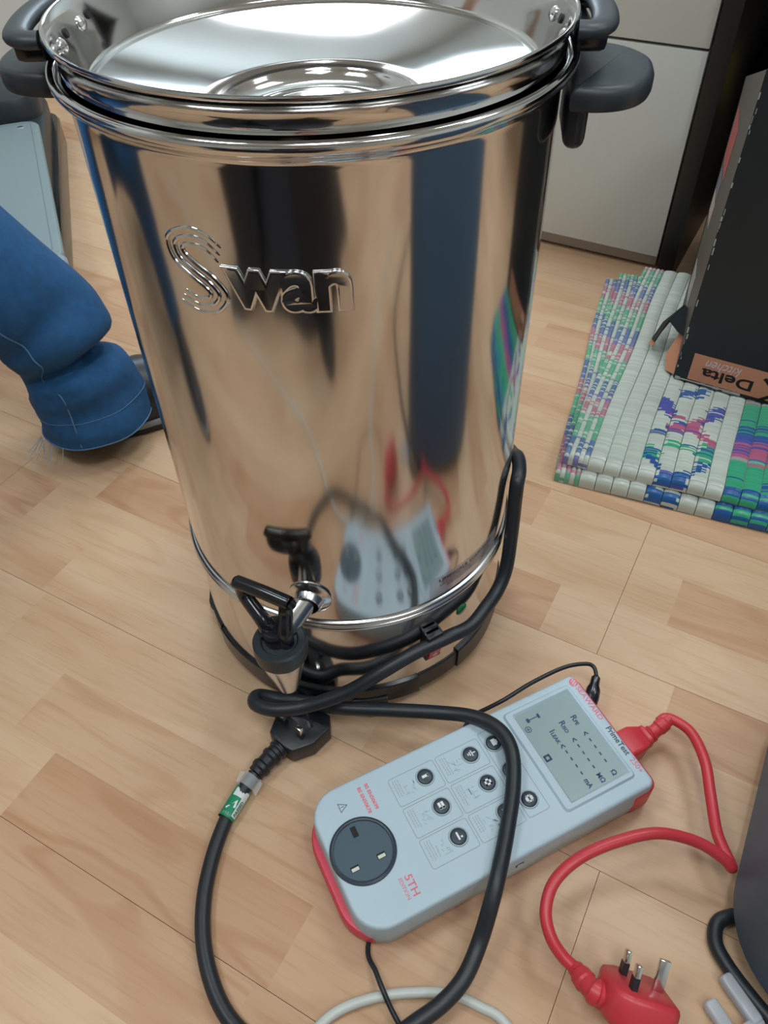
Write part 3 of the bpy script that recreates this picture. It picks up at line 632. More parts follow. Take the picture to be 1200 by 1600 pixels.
def tri(cx, cy, s, name='warning_symbol'):
    R_ = [(cx+s*math.cos(PI/2+k*2*PI/3), cy+s*math.sin(PI/2+k*2*PI/3)) for k in range(3)]
    ring_flat(name, R_, 0.0005, H, 0.00015, DARKINK, ts)
    text(name, '!', DARKINK, ts, h=s*0.75, loc=(cx, cy-0.0002, H), thick=0.00015)
tri(-0.0410, -0.1105, 0.0050); tri(0.0330, 0.0000, 0.0045)
# key groups
def panel_line(x0, x1, y0, y1): ring_flat('key_outline', rrect(x1-x0, y1-y0, 0.0022, 3, (x0+x1)/2, (y0+y1)/2), 0.00038, H, 0.0001, LINEINK, ts)
cols = [(-0.0445, -0.0185), (-0.0165, 0.0105), (0.0122, 0.0375)]
for (x0, x1) in cols:
    panel_line(x0, x1, -0.0670, -0.0235); panel_line(x0, x1, -0.0215, 0.0205)
panel_line(-0.0470, 0.0370, 0.0230, 0.0435)
bx = (-0.0330, -0.0045, 0.0235)
def icon(kind, cx, cy):
    bm = bmesh.new(); z = H+0.0020
    def b(x, y, w_, h_, r=0.0): add_box(bm, (w_, h_, 0.0003), (cx+x, cy+y, z), rot=r)
    if kind == 0: b(0, 0, 0.0024, 0.0060); b(0, 0.0022, 0.0030, 0.0012)
    elif kind == 1: b(0, 0.0012, 0.0062, 0.0022); b(0, -0.0016, 0.0062, 0.0022); b(0.002, 0, 0.0016, 0.005)
    elif kind == 2: b(0, -0.0005, 0.0066, 0.0016); b(0.0016, 0.0022, 0.0014, 0.0016)
    elif kind == 3: b(0, 0.0010, 0.0055, 0.0009); b(0, -0.0008, 0.0038, 0.0009); b(0, -0.0025, 0.0020, 0.0009); b(0, 0.0028, 0.0009, 0.0034)
    elif kind == 4:
        for s in (-1, 1): b(s*0.0021, 0, 0.0016, 0.0058); b(0, s*0.0021, 0.0058, 0.0016)
    elif kind == 5: b(0, 0, 0.0050, 0.0012); b(0.001, 0.0018, 0.0034, 0.0012); b(-0.001, -0.0018, 0.0034, 0.0012)
    elif kind == 6: b(0, 0, 0.0060, 0.0040); b(0, 0.0024, 0.0034, 0.0016)
    elif kind == 7:
        for s in (-1, 1): b(0, s*0.0016, 0.0062, 0.0014); b(s*0.0024, 0, 0.0014, 0.0034); b(0, s*0.0027, 0.0032, 0.0012)
    else: b(0, 0, 0.0052, 0.0040); b(0.001, 0.0026, 0.0024, 0.0012)
    return bm
def key(cx, cy, kind):
    lathe('key_rim', [(0.0068, 0), (0.0084, 0), (0.0080, 0.0009), (0.0070, 0.0009), (0.0068, 0)], mat('key_rim', (0.36, 0.44, 0.48), 0.4), ts, 32, mtx=Matrix.Translation((cx, cy, H)))
    k = lathe('key', [(0, 0.0018), (0.0050, 0.0018), (0.0062, 0.0013), (0.0067, 0.0003), (0.0067, -0.0004)], DARKBTN, ts, 32, mtx=Matrix.Translation((cx, cy, H)))
    from_bm('key_symbol', icon(kind, cx, cy), WHITEP, k, False)
for i, x in enumerate(bx):
    key(x, -0.0363, (0, 1, 2)[i]); key(x, 0.0084, (3, 4, 5)[i])
key(-0.0332, 0.0318, 6); key(-0.0055, 0.0316, 8); key(0.0232, 0.0316, 7)
# faded key drawings and small print beside the keys
rg = random.Random(5)
for (x0, x1) in cols:
    for (ya, yb) in ((-0.0670, -0.0235), (-0.0215, 0.0205)):
        bm = bmesh.new()
        for _ in range(9): add_box(bm, (rg.uniform(0.002, 0.006), 0.0006, 0.0001), (x0+rg.uniform(0.009, 0.019), ya+rg.uniform(0.010, 0.020), H+0.00005), rot=rg.choice([0, PI/2, 0.8]))
        for q in range(3):
            yy = ya+0.0035+q*0.0022; xx = x0+0.003
            while xx < x0+rg.uniform(0.014, 0.022): l = rg.uniform(0.0008, 0.0022); add_box(bm, (l, 0.0009, 0.0001), (xx+l/2, yy, H+0.00005)); xx += l+0.0006
        o = from_bm('faded_print', bm, PALEINK, ts, False); o['kind'] = 'stuff'
# socket
lathe('socket_ring', [(0.0238, 0.0006), (0.0240, 0.0022), (0.0252, 0.0026), (0.0268, 0.0018), (0.0272, 0.0), (0.0272, -0.001)], DARKBTN, ts, 64, mtx=Matrix.Translation((-0.0012, -0.1098, H)))
so = lathe('socket', [(0.0, 0.0008), (0.0241, 0.0008), (0.0241, 0.0)], SOCK, ts, 64, mtx=Matrix.Translation((-0.0012, -0.1098, H)))
for (x, y, sx, sy) in ((-0.0175, -0.1100, 0.0088, 0.0046), (0.0090, -0.0985, 0.0044, 0.0072), (0.0090, -0.1215, 0.0044, 0.0072)):
    box('socket_slot', (sx, sy, 0.0004), (x, y, H+0.00095), HOLE, so)
    if sx < sy: box('shutter', (sx*0.62, sy*0.86, 0.0004), (x+0.0006, y, H+0.0011), IVORY, so)
box('side_port', (0.0012, 0.0075, 0.0045), (0.0602, 0.0000, 0.0300), DARKBTN, ts, bev=0.0004)
box('side_port_window', (0.0006, 0.0050, 0.0030), (0.0609, 0.0000, 0.0300), GREYP, ts)

# ================================================================ RED LEAD
rl = thing('red_test_lead', 'red mains lead from the tester end to a red plug on the floor', 'test lead', (0.22, -0.30, 0)); ro = Vector((0.22, -0.30, 0))
RC = [(0.2800, -0.1855, 0.0275), (0.2891, -0.1830, 0.030), (0.3033, -0.1994, 0.034), (0.3061, -0.2286, 0.038), (0.3021, -0.2579, 0.038), (0.2986, -0.2865, 0.036), (0.3000, -0.3000, 0.034), (0.3020, -0.3120, 0.034), (0.3010, -0.3175, 0.0365), (0.2950, -0.3120, 0.041), (0.2760, -0.3010, 0.047), (0.2451, -0.2963, 0.055), (0.2132, -0.3014, 0.056), (0.1810, -0.3124, 0.055), (0.1581, -0.3278, 0.050), (0.1483, -0.3468, 0.045), (0.1495, -0.3641, 0.040), (0.1577, -0.3770, 0.034), (0.1680, -0.3860, 0.031)]
tube('cord', [Vector(p)-ro for p in RC], 0.0047, REDP, rl, 16, 7)
X_ = Vector((0, -0.687, 0.727)); Yd = cr*0.95-cu*0.31; Yd = (Yd-X_*Yd.dot(X_)).normalized(); Pd = X_.cross(Yd)
RT = Matrix((X_, Yd, Pd)).transposed().to_4x4(); RT = RT @ Matrix.Rotation(math.radians(-5), 4, 'Y'); RT.translation = Vector((0.1985, -0.4185, 0.0262))-ro
uk_plug('plug', rl, RT, REDP, thick=0.027, flat=False)
boot('plug_boot', [RT @ Vector((0, -0.0235, 0.013)), RT @ Vector((0, -0.032, 0.014)), Vector((0.1660, -0.3845, 0.0315))-ro], REDP, rl, 0.0100, 0.0066, 3)
# appliance connector pushed into the tester's end
u = Vector((math.cos(math.radians(25.2)), math.sin(math.radians(25.2)), 0))
ca = TL+Matrix.Rotation(TR, 3, 'Z') @ Vector((0.0150, 0.1400, 0.0235))
CT = axis_m(ca-ro, u)
P = rrect(0.0200, 0.0270, 0.004, 4)     # in the plane across the direction
CT2 = CT @ Matrix.Rotation(PI/2, 4, 'Z')
prism('connector', P, [(0, 0), (0, 0.012), (0.0012, 0.0155), (0.0040, 0.0220), (0.0055, 0.0235)], REDP, rl, mtx=CT2)
prism('connector_collar', rrect(0.0150, 0.0190, 0.004, 4), [(0.001, 0.022), (0, 0.0232), (0, 0.0262), (0.001, 0.0272)], REDP, rl, mtx=CT2)
boot('connector_boot', [CT @ Vector((0, 0, 0.026)), CT @ Vector((0, 0, 0.034)), Vector((0.2905, -0.1832, 0.0300))-ro], REDP, rl, 0.0078, 0.0060, 3)

# ================================================================ BLACK TEST PROBE LEAD, WHITE CABLE, CABLE UNDER CASE
tl = thing('thin_test_lead', 'thin black lead plugged into the tester corner and running under it', 'test lead', (0.2307, -0.145, 0)); to = Vector((0.2307, -0.145, 0))
LC = [(0.2312, -0.1400, 0.033), (0.2305, -0.1305, 0.0350), (0.2227, -0.1275, 0.037), (0.2006, -0.1316, 0.038), (0.1682, -0.1455, 0.035), (0.1431, -0.1575, 0.028), (0.1283, -0.1613, 0.020), (0.1140, -0.1640, 0.010), (0.1030, -0.1750, 0.0022), (0.0900, -0.2050, 0.0022), (0.0600, -0.2600, 0.0022), (0.0251, -0.3209, 0.0022), (0.0117, -0.3586, 0.0022), (0.0180, -0.3780, 0.0095), (0.0235, -0.3915, 0.0118), (0.0300, -0.4040, 0.0065), (0.0430, -0.4250, 0.0022), (0.0633, -0.4600, 0.0022), (0.11, -0.53, 0.0022), (0.17, -0.54, 0.0022), (0.20, -0.50, 0.0022), (0.18, -0.465, 0.0022)]
tube('cord', [Vector(p)-to for p in LC], 0.0020, RUBBER, tl, 12, 6)
jk = TL+Matrix.Rotation(TR, 3, 'Z') @ Vector((-0.0345, 0.1405, 0.0285))
jd = (Vector((0.2312, -0.1385, 0.0350))-jk).normalized()
lathe('jack', [(0, -0.001), (0.0062, -0.001), (0.0068, 0.004), (0.0066, 0.012), (0.0045, 0.017), (0.0042, 0.024), (0.0026, 0.026), (0, 0.026)], BLACKG, tl, 28, mtx=axis_m(jk-to, jd))
WC = [(-1.30, -0.50, 0.0042), (-0.90, -0.58, 0.0042), (-0.50, -0.60, 0.0042), (-0.22, -0.58, 0.0042), (-0.110, -0.52, 0.0042), (-0.0551, -0.4460, 0.0042), (-0.0333, -0.4200, 0.0042), (-0.0148, -0.4039, 0.0042), (0.0091, -0.3953, 0.0042), (0.0383, -0.3914, 0.0042), (0.0721, -0.3926, 0.0042), (0.0954, -0.4016, 0.0042), (0.1132, -0.413, 0.0042), (0.1350, -0.4500, 0.0042), (0.20, -0.60, 0.0042), (0.45, -0.85, 0.0042), (0.95, -1.00, 0.0042), (1.50, -0.90, 0.0042)]

o = tube('white_cable', WC, 0.0039, mat('white_cable', (0.60, 0.62, 0.57), 0.4, noise_amt=0.05, scale=60), None, 14, 6); tag(o, 'off-white cable curving along the floor under the black cords', 'cable')
CC = [(0.3400, -0.3500, 0.0062), (0.3189, -0.3440, 0.0062), (0.2981, -0.3454, 0.0062), (0.2877, -0.3508, 0.0062), (0.2830, -0.3644, 0.0062), (0.2885, -0.3823, 0.0062), (0.2990, -0.4023, 0.0062), (0.3110, -0.4220, 0.0062), (0.3250, -0.4500, 0.0062), (0.350, -0.52, 0.0062), (0.46, -0.72, 0.0062), (0.80, -0.84, 0.0062), (1.30, -0.72, 0.0062), (1.75, -0.75, 0.0062)]
o = tube('black_cable', CC, 0.0058, RUBBER, None, 14, 6); tag(o, 'black cable coming out from beneath the slate-blue case', 'cable')
# clear plastic clip
cl = thing('plastic_clip', 'small clear plastic two-pronged clip beside the black cable', 'clip', (0.283, -0.402, 0))
CLR = mat('clear_plastic', (0.82, 0.86, 0.92), 0.22, trans=0.55, ior=1.4)
dcl = Vector((0.0125, -0.0274, 0)).normalized(); ncl = Vector((-dcl.y, dcl.x, 0))
for k, (sx, sy, L_) in enumerate(((0.2822, -0.3855, 0.036), (0.2655, -0.4020, 0.030))):
    p = Vector((sx, sy, 0.0062))-Vector((0.283, -0.402, 0))
    q = p+dcl*L_
    box('prong', (0.0105, L_, 0.0105), (0, 0, 0), CLR, cl, bev=0.0028, seg=3, mtx=Matrix.Translation((p+q)/2) @ Matrix.Rotation(math.atan2(dcl.y, dcl.x)-PI/2, 4, 'Z'))
box('bridge', (0.034, 0.008, 0.008), (0, 0, 0), CLR, cl, bev=0.002, mtx=Matrix.Translation(Vector((0.2855, -0.4220, 0.0062))-Vector((0.283, -0.402, 0))) @ Matrix.Rotation(math.atan2(ncl.y, ncl.x), 4, 'Z'))

# ================================================================ SLATE BLUE CASE
SL = mat('slate_blue_shell', (0.070, 0.120, 0.185), 0.5, noise_amt=0.04, scale=10, bump=0.05, spec=0.3)
ea = math.radians(60.0)
cs = thing('hard_case', 'tall slate-blue hard case with rounded corners at the right edge', 'case', (0.2933, -0.3450, 0), ea)
# local x along the edge seen, local -y outward (right)
Lx, Ly = 0.30, 0.34
Pc = rrect(Lx, Ly, 0.080, 14, Lx/2-0.058, -Ly/2)
prism('shell', Pc, [(0.008, 0.020), (0.002, 0.022), (0.0, 0.028), (0.0, 0.26), (0.0, 0.470), (0.004, 0.486), (0.014, 0.492)], SL, cs, ang=40)
prism('shell_rim', rrect(Lx, Ly, 0.080, 14, Lx/2-0.058, -Ly/2), [(0.022, 0.0140), (0.016, 0.016), (0.012, 0.0205), (0.014, 0.021)], BLACK, cs, ang=40)
for sx in (0.06, Lx-0.11):
    for sy in (-0.05, -Ly+0.05):
        lathe('foot', [(0, 0), (0.014, 0), (0.016, 0.003), (0.016, 0.0143), (0, 0.0143)], RUBBER, cs, 24, mtx=Matrix.Translation((sx, sy, 0)))
tube('carry_handle', [(0.09, -0.17, 0.490), (0.095, -0.17, 0.515), (0.12, -0.17, 0.525), (0.165, -0.17, 0.525), (0.19, -0.17, 0.515), (0.195, -0.17, 0.490)], 0.009, BLACK, cs, 12, 5)

# ================================================================ FOLDED WOVEN MAT
def mat_vc():
    m = bpy.data.materials.new('woven_plastic'); m.use_nodes = True; nt = m.node_tree; b = nt.nodes['Principled BSDF']
    at = nt.nodes.new('ShaderNodeAttribute'); at.attribute_name = 'Col'; nt.links.new(at.outputs['Color'], b.inputs['Base Color'])
    b.inputs['Roughness'].default_value = 0.33; return m
WOVEN = mat_vc()
WH = (0.58, 0.63, 0.56); GR = (0.05, 0.42, 0.23); BL = (0.02, 0.12, 0.36); PK = (0.50, 0.13, 0.24); LB = (0.10, 0.10, 0.42); GY = (0.38, 0.38, 0.38)
def band(t):
    per = 0.118; f = ((t+0.003) % per)/per
    for lim, cset in ((0.13, (BL, BL, BL, GR)), (0.30, (GR, BL, GR, GR)), (0.50, (GR,)), (0.60, (PK, GY, GR)), (0.78, (PK, PK, PK, LB)), (0.90, (LB, PK, LB)), (1.01, (BL, LB, BL))):
        if f < lim: return cset
    return (BL,)
FIG = [(0.1, .036, 1.3, .010, .006, BL), (1.1, .007, 2.9, .007, .007, BL), (2.7, .010, 3.9, .040, .006, BL), (0.0, .040, 0.95, .034, .013, GR), (3.05, .052, 4.0, .060, .014, GR),
       (0.9, .060, 2.0, .064, .0045, GR), (2.0, .064, 3.1, .060, .0035, GR), (0.0, .076, 1.1, .084, .005, GY), (0.8, .086, 2.0, .100, .009, PK), (2.0, .100, 3.0, .092, .009, PK), (3.0, .091, 4.0, .078, .008, PK), (3.3, .075, 4.0, .070, .004, GR),
       (0.0, .142, 1.0, .124, .013, LB), (1.0, .122, 2.0, .102, .009, PK), (2.0, .102, 3.0, .124, .009, PK), (3.0, .128, 4.0, .152, .014, LB), (1.0, .165, 2.6, .182, .008, BL), (0.0, .245, 1.6, .27, .01, GR), (2.2, .27, 4.0, .245, .01, BL), (0.5, .31, 2.0, .34, .01, PK), (2.0, .34, 3.6, .31, .01, PK)]
def motif(x, t, rg):
    for x0, t0_, x1, t1_, w_, c_ in FIG:
        if x0 <= x <= x1:
            tc_ = t0_+(t1_-t0_)*(x-x0)/(x1-x0)
            if abs(t-tc_) < w_*(1.0+0.0*x): return c_
    return None
mt = thing('woven_mat', 'folded woven plastic floor mat in white, green, blue and pink', 'mat', (0.249, 0.167, 0))
e1 = Vector((math.cos(math.radians(-22.6)), math.sin(math.radians(-22.6)), 0))
def mat_layer(name, zt_, th, ang2, s0, t0, LT, ext, seed, ncols=22, thinL=5):
    e2 = Vector((math.cos(math.radians(ang2)), math.sin(math.radians(ang2)), 0)); rg = random.Random(seed)
    colsx = []; s = s0
    for i in range(thinL): colsx.append((s, 0.0060, 'thin')); s += 0.0060
    for i in range(ncols): colsx.append((s, 0.0197, i)); s += 0.0197
    pitch = 0.0022; nr = int(LT/pitch); V = []; F = []; cl_ = []
    def pos(s, t, z):
        # folded near edge: rolls over and down
        zz = z
        if t < 0.013:
            a = (0.013-t)/0.013*PI*0.5; zz = zt_-th+(z-zt_+th)*math.cos(a); tt = t0+0.013-math.sin(a)*0.013
        else: tt = t+t0
        wob = 0.0012*math.sin(tt*23+s*9+seed)
        p = e1*(s+wob)+e2*tt; return Vector((p.x, p.y, max(0.0006, zz+0.0010*math.sin(s*40+tt*17+seed))))
    for ic, (sx, wd, kind) in enumerate(colsx):
        prev = None; crown = 0.0024 if kind != 'thin' else 0.0018
        last = None
        for r in range(nr+1):
            t = r*pitch; j = rg.uniform(-0.0045, 0.0045); jx = rg.uniform(-0.22, 0.22); figure = False; swap = rg.random()
            if kind == 'thin':
                c = band(t*0.92+0.012*seed)[0] if (ic % 2 == 0 and rg.random() < 0.8) or rg.random() < 0.12 else WH
                c = tuple(0.78*p_+0.22*w_ for p_, w_ in zip(c, WH))
            elif kind < 3 or kind == 7: c = WH
            elif kind < 7: c = WH; figure = True
            else: c = rg.choice(band(t))
            if t > 0.19 and ext == 'top' and kind != 'thin' and kind < 7: c = WH; figure = False
            f_ = rg.uniform(0.88, 1.05); c = tuple(q*f_ for q in c)
            # one straw: ridge across the column: 3 points in s x (valley, peak)
            for (dt, hz) in ((0.0, -0.0009), (0.5, 0.0004)):
                base = len(V); z0 = zt_-crown
                for (fs, fz) in ((0.02, 0.0), (0.2, 0.75), (0.5, 1.0), (0.8, 0.75), (0.98, 0.0)):
                    V.append(pos(sx+wd*fs, t+dt*pitch, z0+crown*fz+hz))
                if prev is not None:
                    for q in range(4):
                        F.append((prev+q, prev+q+1, base+q+1, base+q)); cc_ = c
                        if figure:
                            m_ = motif(min(3.99, max(0.01, kind-3+(q+0.5)/4+jx)), t+j, rg)
                            if m_: cc_ = tuple(k_*f_ for k_ in (m_ if swap < 0.72 else (BL if swap < 0.86 else (LB if swap < 0.94 else WH))))
                        cl_.append(cc_)
                prev = base
            last = c
    # underside slab so that the layer has thickness
    sA, sB = s0+0.0005, s-0.0005; n = len(V)
    for (ss, tt) in ((sA, 0.016), (sB, 0.016), (sB, nr*pitch), (sA, nr*pitch)):
        p = e1*ss+e2*(tt+t0); V.append(Vector((p.x, p.y, zt_-th))); 
    for (ss, tt) in ((sA, 0.016), (sB, 0.016), (sB, nr*pitch), (sA, nr*pitch)):
        p = e1*ss+e2*(tt+t0); V.append(Vector((p.x, p.y, zt_-0.0045)))
    for q in ((0, 1, 2, 3), (0, 1, 5, 4), (1, 2, 6, 5), (2, 3, 7, 6), (3, 0, 4, 7), (4, 5, 6, 7)): F.append(tuple(n+k for k in q)); cl_.append((0.25, 0.33, 0.30))
    o = mesh(name, V, F, WOVEN, mt, True, 60, fix=False); vcol(o, cl_); return o
mat_layer('fold_layer', 0.0100, 0.0095, 70.6, -0.002, 0.012, 0.466, 'low', 3)
mat_layer('fold_layer', 0.0205, 0.0195, 68.5, 0.000, -0.008, 0.488, 'mid', 4)
mat_layer('fold_layer', 0.0380, 0.0172, 64.5, 0.003, 0.003, 0.478, 'top', 8)

# ================================================================ BLACK CARDBOARD BOX
KB = mat('box_black', (0.013, 0.018, 0.022), 0.42, noise_amt=0.2, scale=12)
KG = mat('box_side', (0.10, 0.095, 0.085), 0.5, noise_amt=0.1, scale=15)
CARD = mat('raw_card', (0.50, 0.36, 0.24), 0.7); ORG = mat('copper_orange', (0.62, 0.27, 0.16), 0.45, noise_amt=0.05, scale=20); TORN = mat('torn_white', (0.42, 0.43, 0.42), 0.8)
bxo = thing('cardboard_box', 'black cardboard kitchen appliance box upside down on the woven mat', 'box', (0.424, 0.309, 0.0405), math.radians(-30.2))
BW, BH = 0.36, 0.375
th_ = 0.004
ddir = Matrix.Rotation(math.radians(30.2), 3, 'Z') @ Vector((0.33, 0.944, 0))
A0, A1 = Vector((0, 0, 0)), Vector((BW, 0, 0)); B0 = ddir*0.165; B1 = B0+A1
A2, A3 = Vector((0, 0, BH)), Vector((BW, 0, BH)); B2 = ddir*0.222+Vector((0, 0, 0.300)); B3 = ddir*0.200+Vector((BW, 0, BH))
def slab(name, P, m, parent=bxo, th=th_):
    P = [Vector(p) for p in P]; nn = (P[1]-P[0]).cross(P[3]-P[0]).normalized(); n = len(P)
    V = P+[p-nn*th for p in P]; F = [tuple(range(n)), tuple(range(2*n-1, n-1, -1))]+[(i, n+i, n+(i+1) % n, (i+1) % n) for i in range(n)]
    return mesh(name, V, F, m, parent, False)
slab('front_panel', (A0, A1, A3, A2), KB)
slab('rear_panel', (B1, B0, B2, B3), KB)
sp_ = slab('side_panel', (B0, A0+ddir*0.001, A2+ddir*0.001, B2), KG); sp_['label'] = 'grey-brown side panel with stickers'
slab('side_panel', (A1, B1, B3, A3), KB)
slab('base_panel', (A0+Vector((.004, .004, .001)), B0+Vector((.004, -.004, .001)), B1+Vector((-.004, -.004, .001)), A1+Vector((-.004, .004, .001))), KB)
# scuffed corner edge
rg = random.Random(2)
bm = bmesh.new()
z = 0.006
while z < BH-0.004:
    l = rg.uniform(0.003, 0.012)
    if rg.random() < 0.5: add_box(bm, (rg.uniform(0.0004, 0.0018), rg.uniform(0.0006, 0.0014), l*0.8), (rg.uniform(0.0003, 0.0025), rg.uniform(-0.0004, 0.0004), z+l/2), rot=rg.uniform(-0.5, 0.5))
    z += l
o = from_bm('scuffed_edge', bm, TORN, bxo, False); o['kind'] = 'stuff'
bm = bmesh.new(); x = 0.002
while x < 0.085:
    l = rg.uniform(0.004, 0.012); add_box(bm, (l, 0.0016, rg.uniform(0.001, 0.004)), (x+l/2, -0.0003, 0.0015+rg.uniform(0, 0.001)), rot=rg.uniform(-0.1, 0.1)); x += l
o = from_bm('torn_edge', bm, TORN, bxo, False); o['kind'] = 'stuff'
# copper label with upside down lettering (box stands on its head)
lbl = box('label_panel', (0.30, 0.0006, 0.0400), (0.0175+0.15, -0.0004, 0.0245), ORG, bxo); lbl['label'] = 'copper-orange label band'
FT = Matrix.Translation((0, -0.0008, 0)) @ Matrix.Rotation(PI/2, 4, 'X')     # local x right, y up, z towards viewer
UD = Matrix.Rotation(PI, 4, 'Z')
BK = mat('label_black', (0.012, 0.012, 0.014), 0.4)
text('label_lettering', 'Delta', BK, lbl, w=0.0640, h=0.0160, thick=0.0003, bold=0.02, mtx=FT @ Matrix.Translation((0.0640, 0.0190, 0)) @ UD)
text('label_lettering', 'kitchen', mat('label_silver', (0.68, 0.60, 0.60), 0.4), lbl, w=0.0440, h=0.0130, thick=0.0003, shear=0.35, mtx=FT @ Matrix.Translation((0.0560, 0.0330, 0)) @ UD)
bm = bmesh.new()
for s in (-1, 1): add_box(bm, (0.0042, 0.0270, 0.0004), mtx=FT @ Matrix.Translation((0.1170, 0.0180+s*0.0085, 0.0002)) @ Matrix.Rotation(s*-0.85*-1, 4, 'Z'))
from_bm('label_emblem', bm, BK, lbl, False)
# stickers on the side panel
def side_sticker(s0, s1, z0, z1, m, lean=0.0):
    nn = (A0-B0).cross(A2-A0).normalized()
    f = lambda s_, z_: ddir*(s_+lean*z_)+Vector((0, 0, z_))-ddir.cross(Vector((0, 0, 1)))*-0.0
    out = Vector((-ddir.y, ddir.x, 0))*0.0006
    P = [f(s1, z0)+out, f(s0, z0)+out, f(s0, z1)+out, f(s1, z1)+out]
    slab('sticker', P, m, sp_, 0.0005)
side_sticker(0.110, 0.195, 0.215, 0.275, mat('red_sticker', (0.45, 0.10, 0.10), 0.5))
side_sticker(0.130, 0.180, 0.180, 0.205, mat('blue_grey_sticker', (0.16, 0.19, 0.24), 0.5))
side_sticker(0.130, 0.185, 0.145, 0.175, mat('pale_sticker', (0.50, 0.42, 0.38), 0.5))
side_sticker(0.100, 0.155, 0.045, 0.090, mat('lilac_sticker', (0.45, 0.40, 0.42), 0.5))
# torn flap hanging out at the bottom corner: black outside, copper inside
def flap(name, P, m_out, m_in, th=0.0016):
    A, B_, C_ = Vector(P[0]), Vector(P[1]), Vector(P[2]); nrm = (B_-A).cross(C_-A).normalized()
    n = len(P); V = [Vector(p) for p in P]+[Vector(p)-nrm*th for p in P]
    F = [tuple(range(n))]+[(i, (i+1) % n, n+(i+1) % n, n+i) for i in range(n)]+[tuple(range(2*n-1, n-1, -1))]
    o = mesh(name, V, F, m_out, bxo, False, fix=False); o.data.materials.append(m_in); o.data.polygons[n+1].material_index = 1
    for i in range(n): o.data.polygons[1+i].material_index = 1
    return o
flap('torn_flap', [(-0.001, 0.020, 0.048), (-0.001, 0.070, 0.052), (-0.020, 0.078, 0.060), (-0.030, 0.045, 0.052), (-0.014, 0.028, 0.050)][::-1], KB, KB)
flap('torn_flap', [(-0.030, 0.045, 0.052), (-0.020, 0.078, 0.060), (-0.040, 0.074, 0.030), (-0.046, 0.052, 0.014), (-0.040, 0.040, 0.018)][::-1], KB, KB)
flap('torn_flap', [(-0.040, 0.074, 0.0300), (-0.046, 0.052, 0.0140), (-0.040, 0.040, 0.018), (-0.043, 0.041, 0.010), (-0.050, 0.053, 0.006), (-0.043, 0.073, 0.022)], ORG, CARD)
flap('torn_flap', [(-0.001, 0.004, 0.002), (-0.001, 0.034, 0.048), (-0.012, 0.040, 0.044), (-0.020, 0.024, 0.016), (-0.014, 0.010, 0.001)], ORG, CARD)
# dark brown box and yellow tape behind it
bb = thing('brown_box', 'dark brown box with a yellow label, pushed under the desk', 'box', UV(0.365, 1.00), FA)
pz = box('carton', (0.42, 0.26, 0.30), (0.02, 0.13, 0.151), mat('dark_brown_card', (0.03, 0.010, 0.007), 0.6, noise_amt=0.1), bb, bev=0.002)
yl = box('yellow_label', (0.070, 0.0008, 0.075), (-0.105, -0.0006, 0.235), mat('yellow_label', (0.90, 0.68, 0.04), 0.5), bb)
box('carton_flap', (0.36, 0.050, 0.003), (0.03, 0.030, 0.3030), mat('dark_brown_card', (0.03, 0.010, 0.007), 0.6), bb, bev=0.001)

# ================================================================ BLACK APPLIANCE WITH GREY PLATE (far left)
AP = thing('black_appliance', 'black appliance with a long light grey cover plate behind the person', 'appliance', (-0.442, 0.545, 0), math.radians(105.5))
# local x runs away from the camera, +y to the left
def outl(L0, L1, y0, y1, r): return rrect(L1-L0, y1-y0, r, 8, (L0+L1)/2, (y0+y1)/2)
prism('base', outl(0.0, 0.78, 0.000, 0.17, 0.05), [(0.004, 0.0), (0.0, 0.003), (0.0, 0.050), (0.004, 0.056)], BLACKG, AP, ang=40)
prism('housing', outl(0.10, 0.78, 0.014, 0.165, 0.05), [(0.0, 0.054), (0.0, 0.085), (0.003, 0.094), (0.010, 0.0975)], CHAR, AP, ang=40)
prism('housing_hump', outl(0.60, 0.77, 0.020, 0.160, 0.05), [(0.0, 0.096), (0.0, 0.125), (0.006, 0.138), (0.016, 0.141)], CHAR, AP, ang=40)
GPL = mat('grey_plate', (0.21, 0.28, 0.30), 0.45, noise_amt=0.02)
PM = Matrix.Translation((0.57, 0.085, 0)) @ Matrix.Rotation(math.radians(4.0), 4, 'Z') @ Matrix.Translation((-0.57, -0.085, 0))
cp = prism('cover_plate', rrect(0.585, 0.118, (0.055, 0.055, 0.03, 0.03), 8, 0.285, 0.085), [(0.0, 0.0970), (0.0, 0.104), (0.002, 0.1065), (0.005, 0.1075)], GPL, AP, ang=40); cp.matrix_local = PM
ring_flat('plate_groove', rrect(0.540, 0.090, (0.040, 0.040, 0.006, 0.006), 8, 0.295, 0.085), 0.0012, 0.1075, 0.0002, mat('plate_line', (0.13, 0.17, 0.19), 0.5), cp)
for y in (0.060, 0.110): lathe('screw', [(0, 0.0006), (0.0050, 0.0006), (0.006, 0.0)], SATIN, cp, 20, mtx=Matrix.Translation((0.545, y, 0.1075)))
bm = bmesh.new(); add_box(bm, (0.0022, 0.066, 0.0008), (0.046, 0.085, 0.1078)); add_box(bm, (0.020, 0.0022, 0.0008), (0.036, 0.053, 0.1078)); add_box(bm, (0.030, 0.0022, 0.0008), (0.031, 0.117, 0.1078)); from_bm('latch_gap', bm, HOLE, cp, False)
prism('end_cap', rrect(0.040, 0.124, (0.004, 0.004, 0.018, 0.018), 6, -0.005, 0.085), [(0.0, 0.080), (0.0, 0.1035), (0.003, 0.107)], mat('end_cap_grey', (0.28, 0.34, 0.38), 0.4), AP, ang=40).matrix_local = PM

